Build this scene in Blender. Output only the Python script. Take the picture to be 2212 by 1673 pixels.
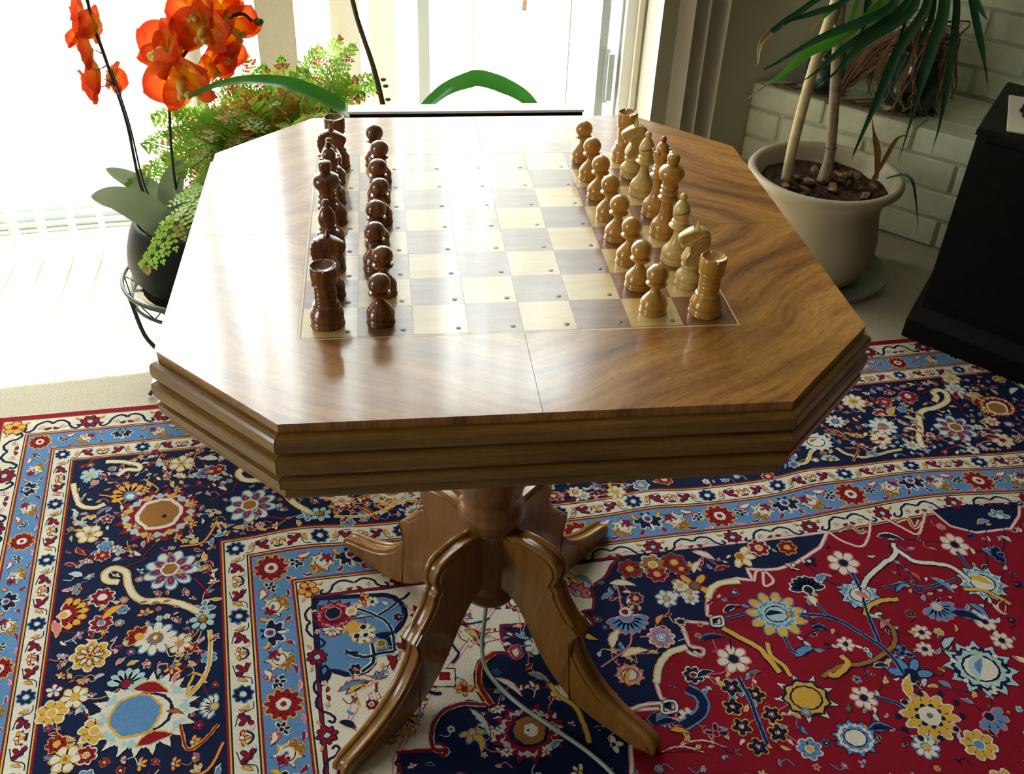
import bpy, math, random
import numpy as np
from mathutils import Vector, Matrix, Euler, noise as mnoise

random.seed(7)
SC = bpy.context.scene
for o in list(bpy.data.objects):
    bpy.data.objects.remove(o, do_unlink=True)
COL = SC.collection

# ------------------------------------------------------------------ camera
CAM_POS = Vector((-0.12714, -1.03175, 1.26095))
CAM_ROT = Euler((math.radians(53.7532), math.radians(-1.99993), math.radians(-6.74464)), 'XYZ')
FPX = 2155.05
cam_data = bpy.data.cameras.new('camera')
cam_data.sensor_width = 36.0
cam_data.lens = 36.0 * FPX / 2212.0
cam_data.clip_start = 0.02
cam_data.clip_end = 200
cam = bpy.data.objects.new('camera', cam_data)
cam.location = CAM_POS
cam.rotation_euler = CAM_ROT
COL.objects.link(cam)
SC.camera = cam

# ------------------------------------------------------------------ view, sky, light
SC.view_settings.view_transform = 'Standard'
SC.view_settings.look = 'None'
SC.view_settings.exposure = -0.17
SC.view_settings.gamma = 1.0
SC.view_settings.use_curve_mapping = False

SKY = 16.5
w = bpy.data.worlds.new('bright_hazy_sky')
SC.world = w
w.use_nodes = True
wn = w.node_tree
bg = wn.nodes['Background']
bg.inputs['Color'].default_value = (0.93, 0.975, 1.0, 1)
bg.inputs['Strength'].default_value = SKY

WT = math.atan(0.13)                      # the window wall stands 7.4 degrees off the table
def wall_y(x, off=0.0):
    return 1.543 + 0.13 * x + off

def area(name, loc, rot, sx, sy, energy, color=(1, 1, 1), portal=False):
    d = bpy.data.lights.new(name, 'AREA')
    d.shape = 'RECTANGLE'
    d.size = sx
    d.size_y = sy
    d.energy = energy
    d.color = color
    o = bpy.data.objects.new(name, d)
    o.location = loc
    o.rotation_euler = rot
    COL.objects.link(o)
    if portal:
        d.cycles.is_portal = True
    return o

DOOR_X0, DOOR_X1, DOOR_H = -2.3, 0.545, 2.36
xm = (DOOR_X0 + DOOR_X1) / 2
area('sky_portal_door', (xm, wall_y(xm, .20), DOOR_H / 2), Euler((math.radians(-90), 0, WT)),
     (DOOR_X1 - DOOR_X0) * 1.02, DOOR_H, 1, portal=True)
sd = bpy.data.lights.new('sun', 'SUN'); sd.energy = 33; sd.angle = math.radians(.6); sd.color = (1, .96, .88)
sun = bpy.data.objects.new('sun', sd)
_el, _az = math.radians(71), math.radians(90 + 7.4 - 4)      # high sun straight outside the glass door
sun.rotation_euler = Vector((-math.cos(_el)*math.cos(_az), -math.cos(_el)*math.sin(_az), -math.sin(_el))).to_track_quat('-Z', 'Y').to_euler()
COL.objects.link(sun)

RUGZ = .008
area('sky_portal_added_window', (-2.62, -.85, 1.45), Euler((0, math.radians(-90), 0)), 1.0, .9, 1, portal=True)
# ------------------------------------------------------------------ helpers
def mesh(name, verts, faces, smooth=False):
    me = bpy.data.meshes.new(name)
    me.from_pydata([tuple(v) for v in verts], [], faces)
    if smooth:
        me.polygons.foreach_set('use_smooth', [True] * len(me.polygons))
    me.update()
    return me

def link(name, me, mat=None, parent=None, loc=None):
    o = bpy.data.objects.new(name, me)
    if mat is not None and me is not None and not me.materials:
        me.materials.append(mat)
    COL.objects.link(o)
    if parent is not None:
        o.parent = parent
    if loc is not None:
        o.location = loc
    return o

def obj(name, vf, mat, parent=None, smooth=False, loc=None):
    return link(name, mesh(name, vf[0], vf[1], smooth), mat, parent, loc)

def tag(o, label=None, cat=None, group=None, kind=None):
    if label: o['label'] = label
    if cat: o['category'] = cat
    if group: o['group'] = group
    if kind: o['kind'] = kind
    return o

def thing(name, label, cat, loc=(0, 0, 0), rotz=0, group=None):
    o = bpy.data.objects.new(name, None)
    o.empty_display_size = 0.05
    COL.objects.link(o)
    o.location = loc
    o.rotation_euler = (0, 0, rotz)
    return tag(o, label, cat, group)

def copy_thing(root, loc, rotz, label, group=None):
    r = root.copy(); COL.objects.link(r)
    r.location = loc; r.rotation_euler = (0, 0, rotz); r['label'] = label
    if group: r['group'] = group
    for ch in list(root.children):
        c = ch.copy(); COL.objects.link(c); c.parent = r
        for g in list(ch.children):
            d = g.copy(); COL.objects.link(d); d.parent = c
    return r

def join(*vfs):
    V, F = [], []
    for v, f in vfs:
        n = len(V); V += list(v); F += [tuple(i + n for i in ff) for ff in f]
    return V, F

def box(x0, x1, y0, y1, z0, z1, bev=0.0):
    if bev <= 0:
        v = [(x0,y0,z0),(x1,y0,z0),(x1,y1,z0),(x0,y1,z0),(x0,y0,z1),(x1,y0,z1),(x1,y1,z1),(x0,y1,z1)]
        return v, [(0,3,2,1),(4,5,6,7),(0,1,5,4),(1,2,6,5),(2,3,7,6),(3,0,4,7)]
    b = bev                                   # octagonal-ish bevelled box: 24 vertices
    v = []; f = []
    idx = {}
    for ax in range(3):
        for sx in (0, 1):
            for sy in (0, 1):
                for sz in (0, 1):
                    p = [x0 if sx == 0 else x1, y0 if sy == 0 else y1, z0 if sz == 0 else z1]
                    s = [sx, sy, sz]
                    for k in range(3):
                        if k != ax:
                            p[k] += b if s[k] == 0 else -b
                    idx[(ax, sx, sy, sz)] = len(v); v.append(tuple(p))
    I = idx
    def q(*a): f.append(a)
    for s in (0, 1):
        a = [I[(0,s,0,0)], I[(0,s,1,0)], I[(0,s,1,1)], I[(0,s,0,1)]]; q(*(a if s else a[::-1]))
        a = [I[(1,0,s,0)], I[(1,0,s,1)], I[(1,1,s,1)], I[(1,1,s,0)]]; q(*(a if s else a[::-1]))
        a = [I[(2,0,0,s)], I[(2,1,0,s)], I[(2,1,1,s)], I[(2,0,1,s)]]; q(*(a if s else a[::-1]))
    for i in (0, 1):
        for j in (0, 1):
            q(I[(0,i,j,0)], I[(0,i,j,1)], I[(1,i,j,1)], I[(1,i,j,0)])
            q(I[(0,i,0,j)], I[(0,i,1,j)], I[(2,i,1,j)], I[(2,i,0,j)])
            q(I[(1,0,i,j)], I[(1,1,i,j)], I[(2,1,i,j)], I[(2,0,i,j)])
            for k in (0, 1):
                q(I[(0,i,j,k)], I[(1,i,j,k)], I[(2,i,j,k)])
    return v, f

def xf(vf, M):
    return [tuple(M @ Vector(p)) for p in vf[0]], vf[1]

def lathe(prof, n=40, ang_fn=None):
    V, F = [], []
    for k in range(n):
        a = 2 * math.pi * k / n
        for j, (r, z) in enumerate(prof):
            zz = z
            if ang_fn: r, zz = ang_fn(k, j, r, z)
            V.append((r * math.cos(a), r * math.sin(a), zz))
    m = len(prof)
    for k in range(n):
        k2 = (k + 1) % n
        for j in range(m - 1):
            if prof[j][0] == 0 and prof[j + 1][0] == 0: continue
            if prof[j][0] == 0: F.append((k*m+j, k2*m+j+1, k*m+j+1))
            elif prof[j+1][0] == 0: F.append((k*m+j, k2*m+j, k*m+j+1))
            else: F.append((k*m+j, k2*m+j, k2*m+j+1, k*m+j+1))
    return V, F

def smooth_path(pts, n=6):
    """Catmull-Rom through points (any dimension)."""
    P = [np.array(p, float) for p in pts]
    if len(P) < 3: n = max(n, 2)
    Q = [2*P[0]-P[1]] + P + [2*P[-1]-P[-2]]
    out = []
    for i in range(1, len(Q) - 2):
        p0, p1, p2, p3 = Q[i-1], Q[i], Q[i+1], Q[i+2]
        for k in range(n):
            t = k / n
            out.append(.5*((2*p1)+(-p0+p2)*t+(2*p0-5*p1+4*p2-p3)*t*t+(-p0+3*p1-3*p2+p3)*t**3))
    out.append(P[-1])
    return out

def tube(pts, rad, n=8, cap=True):
    pts = [Vector(p) for p in pts]
    m = len(pts)
    if not isinstance(rad, (list, tuple)): rad = [rad] * m
    elif len(rad) != m: rad = [float(x) for x in np.interp(np.linspace(0, 1, m), np.linspace(0, 1, len(rad)), rad)]
    V, F = [], []
    up = None
    for i, p in enumerate(pts):
        t = (pts[min(i+1, m-1)] - pts[max(i-1, 0)]).normalized()
        if up is None:
            up = Vector((0, 0, 1)) if abs(t.z) < .9 else Vector((1, 0, 0))
        a = t.cross(up)
        if a.length < 1e-5: a = t.orthogonal()
        a.normalize(); b = a.cross(t).normalized(); up = b
        for k in range(n):
            th = 2*math.pi*k/n
            V.append(p + (a*math.cos(th) + b*math.sin(th)) * rad[i])
    for i in range(m-1):
        for k in range(n):
            k2 = (k+1) % n
            F.append((i*n+k, i*n+k2, (i+1)*n+k2, (i+1)*n+k))
    if cap:
        F.append(tuple(range(n))[::-1]); F.append(tuple((m-1)*n+k for k in range(n)))
    return V, F

def ico(c, r, sub=1, squash=(1, 1, 1), jit=0.0, rnd=random):
    n, m = (6, 4) if sub <= 1 else (10, 6)
    V = [(c[0], c[1], c[2]-r*squash[2])]; F = []
    for j in range(1, m):
        ph = -math.pi/2 + math.pi*j/m
        for k in range(n):
            th = 2*math.pi*k/n
            q = r*(1+rnd.uniform(-jit, jit))
            V.append((c[0]+q*math.cos(ph)*math.cos(th)*squash[0], c[1]+q*math.cos(ph)*math.sin(th)*squash[1], c[2]+q*math.sin(ph)*squash[2]))
    V.append((c[0], c[1], c[2]+r*squash[2]))
    for k in range(n): F.append((0, 1+(k+1) % n, 1+k))
    for j in range(m-2):
        for k in range(n):
            a = 1+j*n; F.append((a+k, a+(k+1) % n, a+n+(k+1) % n, a+n+k))
    a = 1+(m-2)*n
    for k in range(n): F.append((a+k, a+(k+1) % n, len(V)-1))
    return V, F

def prism(poly, z0, z1):
    n = len(poly)
    V = [(x, y, z0) for x, y in poly] + [(x, y, z1) for x, y in poly]
    F = [tuple(range(n))[::-1], tuple(range(n, 2*n))] + [(i, (i+1) % n, n+(i+1) % n, n+i) for i in range(n)]
    return V, F

def at(px, py, Y):
    """point on the plane y = Y along the sight line surveyed at (px, py)"""
    d = CAM_ROT.to_matrix() @ Vector(((px-1106)/FPX, -(py-836.5)/FPX, -1))
    return CAM_POS + d * ((Y - CAM_POS.y) / d.y)

# ------------------------------------------------------------------ materials
def new_mat(name):
    m = bpy.data.materials.new(name); m.use_nodes = True
    nt = m.node_tree
    return m, nt, nt.nodes['Principled BSDF'], nt.nodes['Material Output']

class NB:
    def __init__(s, nt): s.nt = nt; s.L = nt.links
    def n(s, t, **kw):
        nd = s.nt.nodes.new(t)
        for k, v in kw.items(): setattr(nd, k, v)
        return nd
    def link(s, a, b): s.L.new(a, b)
    def coord(s, which='Object'): return s.n('ShaderNodeTexCoord').outputs[which]
    def mapping(s, src, scale=(1,1,1), rot=(0,0,0), loc=(0,0,0)):
        m = s.n('ShaderNodeMapping'); s.link(src, m.inputs['Vector'])
        m.inputs['Scale'].default_value = scale; m.inputs['Rotation'].default_value = rot; m.inputs['Location'].default_value = loc
        return m.outputs[0]
    def noise(s, src, scale=5, detail=3, rough=.5, dist=0):
        m = s.n('ShaderNodeTexNoise'); s.link(src, m.inputs['Vector'])
        m.inputs['Scale'].default_value = scale; m.inputs['Detail'].default_value = detail
        m.inputs['Roughness'].default_value = rough; m.inputs['Distortion'].default_value = dist
        return m.outputs['Fac'], m.outputs['Color']
    def ramp(s, fac, stops):
        r = s.n('ShaderNodeValToRGB'); s.link(fac, r.inputs[0])
        e = r.color_ramp.elements
        while len(e) > 1: e.remove(e[-1])
        e[0].position = stops[0][0]; e[0].color = (*stops[0][1], 1)
        for p, c in stops[1:]:
            x = e.new(p); x.color = (*c, 1)
        return r.outputs[0]
    def mix(s, fac, a, b, mode='MIX'):
        m = s.n('ShaderNodeMix', data_type='RGBA', blend_type=mode)
        for v, i in ((fac, 0), (a, 6), (b, 7)):
            if isinstance(v, (int, float)): m.inputs[i].default_value = v
            elif isinstance(v, tuple): m.inputs[i].default_value = (*v, 1)
            else: s.link(v, m.inputs[i])
        return m.outputs[2]
    def math(s, op, a, b=0, c=0):
        m = s.n('ShaderNodeMath', operation=op)
        for v, i in ((a, 0), (b, 1), (c, 2)):
            if isinstance(v, (int, float)): m.inputs[i].default_value = v
            else: s.link(v, m.inputs[i])
        return m.outputs[0]
    def bump(s, h, strength=.3, dist=.001):
        b = s.n('ShaderNodeBump'); s.link(h, b.inputs['Height'])
        b.inputs['Strength'].default_value = strength; b.inputs['Distance'].default_value = dist
        return b.outputs[0]

def plain(name, col, rough=.5, spec=.5, metal=0, coat=0, noise_amt=.12, nscale=30, bump=0, bscale=200):
    m, nt, p, out = new_mat(name); b = NB(nt)
    c = b.coord()
    f, _ = b.noise(c, nscale, 3)
    lo = tuple(x*(1-noise_amt) for x in col); hi = tuple(min(1, x*(1+noise_amt)) for x in col)
    b.link(b.ramp(f, [(.3, lo), (.7, hi)]), p.inputs['Base Color'])
    p.inputs['Roughness'].default_value = rough; p.inputs['Specular IOR Level'].default_value = spec
    p.inputs['Metallic'].default_value = metal; p.inputs['Coat Weight'].default_value = coat
    p.inputs['Coat Roughness'].default_value = .08
    if bump:
        g, _ = b.noise(c, bscale, 2)
        b.link(b.bump(g, bump, .002), p.inputs['Normal'])
    return m

def wood(name, cols, axis=(1, 18, 18), scale=12, rough=.28, coat=.5, rot=(0,0,0), dist=.6, figure=1.2, mirror=False, pores=.25, coat_rough=.08, rand=False, coat_ior=1.5):
    """streaked wood: noise stretched along the local grain axis"""
    m, nt, p, out = new_mat(name); b = NB(nt)
    c = b.coord()
    if rand:
        oi = b.n('ShaderNodeObjectInfo'); va = b.n('ShaderNodeVectorMath', operation='ADD'); b.link(c, va.inputs[0])
        sc = b.n('ShaderNodeVectorMath', operation='SCALE'); b.link(oi.outputs['Location'], sc.inputs[0]); sc.inputs['Scale'].default_value = 7.3
        b.link(sc.outputs[0], va.inputs[1]); c = va.outputs[0]
    if mirror:
        va = b.n('ShaderNodeVectorMath', operation='ABSOLUTE'); b.link(c, va.inputs[0]); c = va.outputs[0]
    # large lazy distortion gives cathedral figure
    _, dc = b.noise(c, figure*2.6, 2)
    sub = b.n('ShaderNodeVectorMath', operation='SUBTRACT'); b.link(dc, sub.inputs[0]); sub.inputs[1].default_value = (.5, .5, .5)
    sc = b.n('ShaderNodeVectorMath', operation='SCALE'); b.link(sub.outputs[0], sc.inputs[0]); sc.inputs['Scale'].default_value = dist*.25
    ad = b.n('ShaderNodeVectorMath', operation='ADD'); b.link(c, ad.inputs[0]); b.link(sc.outputs[0], ad.inputs[1])
    v0 = b.mapping(ad.outputs[0], (1,1,1), rot)
    v = b.mapping(v0, axis)
    f1, _ = b.noise(v, scale*.35, 4, .6)
    f2, _ = b.noise(v, scale*1.6, 3, .6)
    f = b.math('ADD', b.math('MULTIPLY', f1, .7), b.math('MULTIPLY', f2, .3))
    n = len(cols)
    colr = b.ramp(f, [(.33 + .34*i/(n-1), cols[i]) for i in range(n)])
    f3, _ = b.noise(b.mapping(v0, tuple(a*4 for a in axis)), scale*2, 2, .6)
    pr = b.ramp(f3, [(.36, (1-pores,)*3), (.5, (1, 1, 1))])
    colr = b.mix(1.0, colr, pr, 'MULTIPLY')
    b.link(colr, p.inputs['Base Color'])
    p.inputs['Roughness'].default_value = rough
    p.inputs['Coat Weight'].default_value = coat; p.inputs['Coat Roughness'].default_value = coat_rough; p.inputs['Coat IOR'].default_value = coat_ior
    b.link(b.bump(f3, .08, .0004), p.inputs['Normal'])
    return m

M = {}
M['veneer'] = wood('walnut_veneer', [(.12,.038,.008), (.31,.115,.020), (.49,.215,.040), (.60,.30,.070)], axis=(1.0, 11, 1), scale=10, rough=.30,
                   coat=.8, rot=(0, 0, math.radians(32)), dist=.42, figure=1.3, mirror=True, pores=.34, coat_rough=.13, coat_ior=1.62)
M['sq_light'] = wood('maple_square', [(.60,.38,.115), (.70,.475,.165), (.77,.54,.21)], axis=(1.5, 14, 1), scale=10, rough=.3, coat=.8, dist=.2, pores=.08, coat_rough=.13, rand=True, coat_ior=1.62)
M['sq_dark'] = wood('walnut_square', [(.17,.058,.016), (.26,.098,.028), (.34,.145,.045)], axis=(1.5, 14, 1), scale=14, rough=.32, coat=.8, dist=.3, pores=.3, coat_rough=.14, rand=True, coat_ior=1.62)
M['string_light'] = plain('boxwood_stringing', (.78,.55,.26), .3, coat=.6)
M['string_dark'] = plain('dark_stringing', (.14,.05,.02), .3, coat=.6)
M['fascia'] = wood('beech_moulding', [(.17,.070,.011), (.27,.120,.020), (.35,.175,.034)], axis=(1.5, 20, 20), scale=12, rough=.33, coat=.35, dist=.1, pores=.3, rand=True)
M['leg'] = wood('stained_beech', [(.21,.085,.014), (.30,.128,.022), (.37,.172,.034)], axis=(14, 14, 1.5), scale=14, rough=.3, coat=.45, dist=.15, pores=.2)
M['leg_side'] = M['leg']
M['column'] = wood('turned_beech', [(.17,.065,.014), (.26,.10,.024), (.33,.14,.036)], axis=(14, 14, 1.5), scale=14, rough=.27, coat=.5, dist=.15, pores=.2)
M['pc_light'] = wood('honey_boxwood', [(.46,.205,.026), (.55,.26,.038), (.60,.30,.050)], axis=(6, 6, 1), scale=30, rough=.25, coat=.8, dist=.1, pores=.05, rand=True, coat_rough=.04)
M['pc_pale'] = wood('pale_boxwood', [(.60,.40,.115), (.68,.47,.15), (.73,.52,.18)], axis=(6, 6, 1), scale=30, rough=.33, coat=.35, dist=.1, pores=.05, rand=True)
M['pc_dark'] = wood('striped_rosewood', [(.06,.017,.007), (.24,.072,.022), (.37,.130,.042)], axis=(16, 5, .8), scale=26, rough=.24, coat=.8, dist=.12, pores=.35, rand=True, coat_rough=.04)
M['dot'] = plain('smoky_lens', (.075,.085,.065), .35, coat=.2, noise_amt=.02)
M['slit'] = plain('dark_groove', (.05,.02,.01), .6)
M['red'] = plain('red_lacquer', (.50,.035,.02), .25, coat=.5)
M['carpet'] = None
# ------------------------------------------------------------------ room materials
def carpet_mat():
    m, nt, p, out = new_mat('beige_cut_pile'); b = NB(nt)
    c = b.coord()
    f, _ = b.noise(c, 6, 4); g, _ = b.noise(c, 260, 3, .7)
    c1 = b.ramp(f, [(.3, (.50,.44,.33)), (.7, (.60,.53,.41))])
    c2 = b.ramp(g, [(.35, (.72,.72,.72)), (.6, (1,1,1))])
    b.link(b.mix(1, c1, c2, 'MULTIPLY'), p.inputs['Base Color'])
    p.inputs['Roughness'].default_value = .95; p.inputs['Specular IOR Level'].default_value = .1
    b.link(b.bump(g, .6, .004), p.inputs['Normal'])
    return m
M['carpet'] = carpet_mat()
M['wall'] = plain('olive_cream_paint', (.46,.44,.31), .8, .2, noise_amt=.04, nscale=3, bump=.1, bscale=300)
M['wall_dark'] = plain('unseen_wall_brown', (.13,.085,.05), .6, .3, noise_amt=.2, nscale=6)  # dark tone given to the unseen walls to lower the room's fill light
M['ceiling'] = plain('ceiling_paint', (.34,.32,.27), .9, .1, noise_amt=.03, nscale=3)
M['trim'] = plain('cream_gloss_trim', (.66,.62,.48), .35, .5, noise_amt=.04, nscale=8)
M['alu'] = plain('grey_door_frame', (.42,.45,.45), .4, .5, noise_amt=.04, nscale=8)
M['white'] = plain('white_enamel', (.82,.82,.80), .3, .5, noise_amt=.03)
M['brickpaint'] = plain('painted_brick', (.70,.72,.55), .7, .3, noise_amt=.08, nscale=18, bump=.6, bscale=70)
M['mortar'] = plain('painted_mortar', (.58,.60,.45), .85, .2, noise_amt=.12, nscale=25, bump=.5, bscale=120)
M['patio'] = plain('pale_concrete', (.55,.55,.52), .9, .1)
M['bush'] = plain('garden_foliage', (.10,.22,.06), .6, .2, noise_amt=.5, nscale=6)

def glass_mat():
    m = bpy.data.materials.new('window_glass'); m.use_nodes = True
    nt = m.node_tree; nt.nodes.clear(); b = NB(nt)
    out = b.n('ShaderNodeOutputMaterial'); tr = b.n('ShaderNodeBsdfTransparent'); gl = b.n('ShaderNodeBsdfGlossy')
    tr.inputs['Color'].default_value = (.96, .98, .97, 1); gl.inputs['Roughness'].default_value = .01
    fr = b.n('ShaderNodeFresnel'); 
    ge = b.n('ShaderNodeNewGeometry')           # same reflectance from both faces of the thin pane
    b.link(b.math('ADD', b.math('MULTIPLY', ge.outputs['Backfacing'], 1/1.45-1.45), 1.45), fr.inputs['IOR'])
    mx = b.n('ShaderNodeMixShader'); b.link(fr.outputs[0], mx.inputs[0]); b.link(tr.outputs[0], mx.inputs[1]); b.link(gl.outputs[0], mx.inputs[2])
    b.link(mx.outputs[0], out.inputs[0])
    return m
M['glass'] = glass_mat()

def vane_mat():
    m, nt, p, out = new_mat('woven_vane_fabric'); b = NB(nt)
    c = b.coord()
    g, _ = b.noise(b.mapping(c, (900, 900, 260)), 1, 2, .6)
    col = b.ramp(g, [(.3, (.56,.51,.40)), (.7, (.70,.65,.53))])
    b.link(col, p.inputs['Base Color']); p.inputs['Roughness'].default_value = .7; p.inputs['Specular IOR Level'].default_value = .25
    tl = b.n('ShaderNodeBsdfTranslucent'); tl.inputs['Color'].default_value = (.60, .56, .48, 1)
    ms = b.n('ShaderNodeMixShader'); ms.inputs[0].default_value = .18
    b.link(p.outputs[0], ms.inputs[1]); b.link(tl.outputs[0], ms.inputs[2]); b.link(ms.outputs[0], out.inputs[0])
    return m
M['vane'] = vane_mat()

# ------------------------------------------------------------------ shell
XL, XR, YF, ZC = -2.6, 3.3, -5.6, 2.62
def struct(name, vf, mat, parent=None, smooth=False):
    o = obj(name, vf, mat, parent, smooth)
    if parent is None: o['kind'] = 'structure'
    return o
struct('floor', prism([(XL-.2,YF-.2),(XR+.2,YF-.2),(XR+.2,wall_y(XR,.14)),(XL-.2,wall_y(XL,.14))], -.05, 0), M['carpet'])
struct('ceiling', ([(XL-.2,YF-.2,ZC),(XR+.2,YF-.2,ZC),(XR+.2,wall_y(XR)+.15,ZC),(XL-.2,wall_y(XL)+.15,ZC)], [(3,2,1,0)]), M['ceiling'])
def wall_seg(x0, x1, z0, z1, o0=0.0, o1=.14):
    p = [(x0, wall_y(x0,o0)), (x1, wall_y(x1,o0)), (x1, wall_y(x1,o1)), (x0, wall_y(x0,o1))]
    return prism(p, z0, z1)
struct('wall_back', join(wall_seg(DOOR_X1, XR+.2, 0, ZC), wall_seg(XL-.2, DOOR_X0, 0, ZC), wall_seg(DOOR_X0, DOOR_X1, DOOR_H, ZC)), M['wall'])
struct('wall_right', box(XR, XR+.12, YF-.2, wall_y(XR)+.1, 0, ZC), M['wall_dark'])
struct('wall_front', box(XL-.2, XR+.2, YF-.12, YF, 0, ZC), M['wall_dark'])
wy0, wy1, wz0, wz1 = -1.30, -.40, .95, 1.95      # side window added out of view, lighting the table from the left
struct('wall_left', join(box(XL-.12, XL, YF-.2, wy0, 0, ZC), box(XL-.12, XL, wy1, wall_y(XL)+.1, 0, ZC),
                         box(XL-.12, XL, wy0, wy1, 0, wz0), box(XL-.12, XL, wy0, wy1, wz1, ZC)), M['wall'])
wf = struct('added_window_1', join(box(XL-.10, XL+.02, wy0, wy0+.05, wz0, wz1), box(XL-.10, XL+.02, wy1-.05, wy1, wz0, wz1),
                             box(XL-.10, XL+.02, wy0, wy1, wz0, wz0+.05), box(XL-.10, XL+.02, wy0, wy1, wz1-.05, wz1),
                             box(XL-.08, XL-.04, (wy0+wy1)/2-.02, (wy0+wy1)/2+.02, wz0, wz1)), M['trim'])
obj('pane', box(XL-.065, XL-.06, wy0, wy1, wz0, wz1), M['glass'], wf)
struct('baseboard_back', wall_seg(.80, .90, 0, .09, -.012, 0), M['trim'])

# sliding glass door, recessed in the wall
d1 = struct('door_1', join(
    wall_seg(DOOR_X0, DOOR_X0+.05, 0, DOOR_H, .03, .13),
    wall_seg(DOOR_X0, DOOR_X1, DOOR_H-.05, DOOR_H, .03, .13)), M['alu'])
obj('track', join(wall_seg(DOOR_X0, DOOR_X1, 0, .006, .03, .13), wall_seg(DOOR_X0, DOOR_X1, .006, .020, .045, .055), wall_seg(DOOR_X0, DOOR_X1, .006, .020, .085, .095)), M['alu'], d1)
obj('pane', wall_seg(DOOR_X0+.05, -.02, .05, DOOR_H-.05, .10, .106), M['glass'], d1)
obj('pane', wall_seg(-.02, .46, .05, DOOR_H-.05, .058, .064), M['glass'], d1)
obj('stile', wall_seg(-.034, -.004, .03, DOOR_H-.03, .045, .075), M['alu'], d1)
obj('stile', wall_seg(.458, .482, .03, DOOR_H-.03, .045, .075), M['alu'], d1)
obj('rail', wall_seg(-.004, .458, .03, .075, .048, .072), M['alu'], d1)
obj('rail', wall_seg(DOOR_X0+.05, -.034, .03, .044, .09, .115), M['alu'], d1)
h = obj('handle', join(wall_seg(.484, .500, .27, .40, .02, .05), wall_seg(.478, .490, .26, .41, .035, .05)), M['alu'], d1)
h['label'] = 'grey pull handle on the door edge'
obj('jamb', join(wall_seg(.510, .516, 0, DOOR_H, .03, .13)), M['alu'], d1)
obj('jamb', wall_seg(.517, .545, 0, DOOR_H, .0, .13), M['white'], d1)
obj('casing', join(wall_seg(.545, .560, 0, DOOR_H+.03, -.022, 0), wall_seg(.5605, .592, 0, DOOR_H+.03, -.014, 0)), M['trim'], d1)

# vertical blind: hanging vanes, turned by different amounts
vb = thing('vertical_blind', 'long vertical blind of cream fabric vanes hanging before the glass door', 'blind', (0, 0, 0))
obj('head_rail', wall_seg(-2.25, .95, 2.40, 2.44, -.10, -.05), M['white'], vb)
def vane(x, ang, wdt=.089, z0=.018, z1=2.40, curve=.006, off=-.075, sag=0):
    """hanging strip centred at wall position x; ang is its turn away from the wall plane (degrees)"""
    n = 8; a = WT + math.radians(ang)
    cx, cy = x, wall_y(x, off)
    V = []; F = []
    zs = [z0, .4, .9, 1.5, z1]
    for iz, z in enumerate(zs):
        for side in (0, 1):
            for k in range(n+1):
                u = (k/n - .5) * wdt
                v = curve * (1 - (2*u/wdt)**2) + (.0007 if side else 0)
                s = .004*math.sin(x*40 + z*2)
                V.append((cx + u*math.cos(a) - v*math.sin(a) + s, cy + u*math.sin(a) + v*math.cos(a), z))
    r = n+1; L = 2*r
    for i in range(len(zs)-1):
        for k in range(n):
            b0 = i*L+k
            F.append((b0, b0+1, b0+L+1, b0+L))
            F.append((b0+r+1, b0+r, b0+L+r, b0+L+r+1))
        for k in (0, n):
            b0 = i*L+k
            F.append((b0, b0+L, b0+L+r, b0+r))
    for k in range(n):
        F.append((k+1, k, k+r, k+r+1)); t = (len(zs)-1)*L+k; F.append((t, t+1, t+r+1, t+r))
    return obj('vane', (V, F), M['vane'], vb, smooth=False)
def vane_seen(xa, xb, sgn=1, **k):
    """a vane that shows only the stretch xa..xb of the wall: turned accordingly, as seen from the room"""
    wv = xb - xa
    xc = (xa+xb)/2
    # sight direction at this vane
    sx, sy = xc - CAM_POS.x, wall_y(xc) - CAM_POS.y
    th = math.atan2(sy, sx)                 # direction of sight line in plan
    best = None
    for d in range(-89, 90):
        a = WT + math.radians(d)
        # apparent extent across the sight line, measured back on the wall plane
        across = abs(math.sin(a - th)) * .089
        wall_across = abs(math.sin(WT - th)) * wv
        e = abs(across - wall_across) + (0 if (d*sgn) >= 0 else 1)
        if best is None or e < best[0]: best = (e, d)
    return vane(xc, best[1], **k)
# almost edge-on vanes at the left, then the half closed bunch, open ones, and the stack at the right
for x in (-2.18, -2.10, -2.02, -1.94, -1.86, -1.78, -1.70, -1.62, -1.54, -1.46, -1.38, -1.30, -1.22, -1.14):
    vane_seen(x, x+.004, 1, curve=.003)
for xa, xb in ((-1.062, -1.058), (-.990, -.986), (-.926, -.922), (-.852, -.847), (-.770, -.766), (-.690, -.684)):
    vane_seen(xa, xb, 1, curve=.003)
for xa, xb in ((-.624, -.594), (-.598, -.552), (-.505, -.468), (-.417, -.325), (-.322, -.281), (-.245, -.177), (-.161, -.097),
               (-.084, -.050), (-.006, .022), (.074, .106), (.158, .184), (.238, .262)):
    vane_seen(xa, xb, -1)
vane_seen(.345, .349, 1, curve=.002)
for xa, xb, s in ((.556, .598, -1), (.636, .681, -1), (.684, .730, -1), (.730, .782, -1)):
    vane_seen(xa, xb, s, curve=.010)

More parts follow.
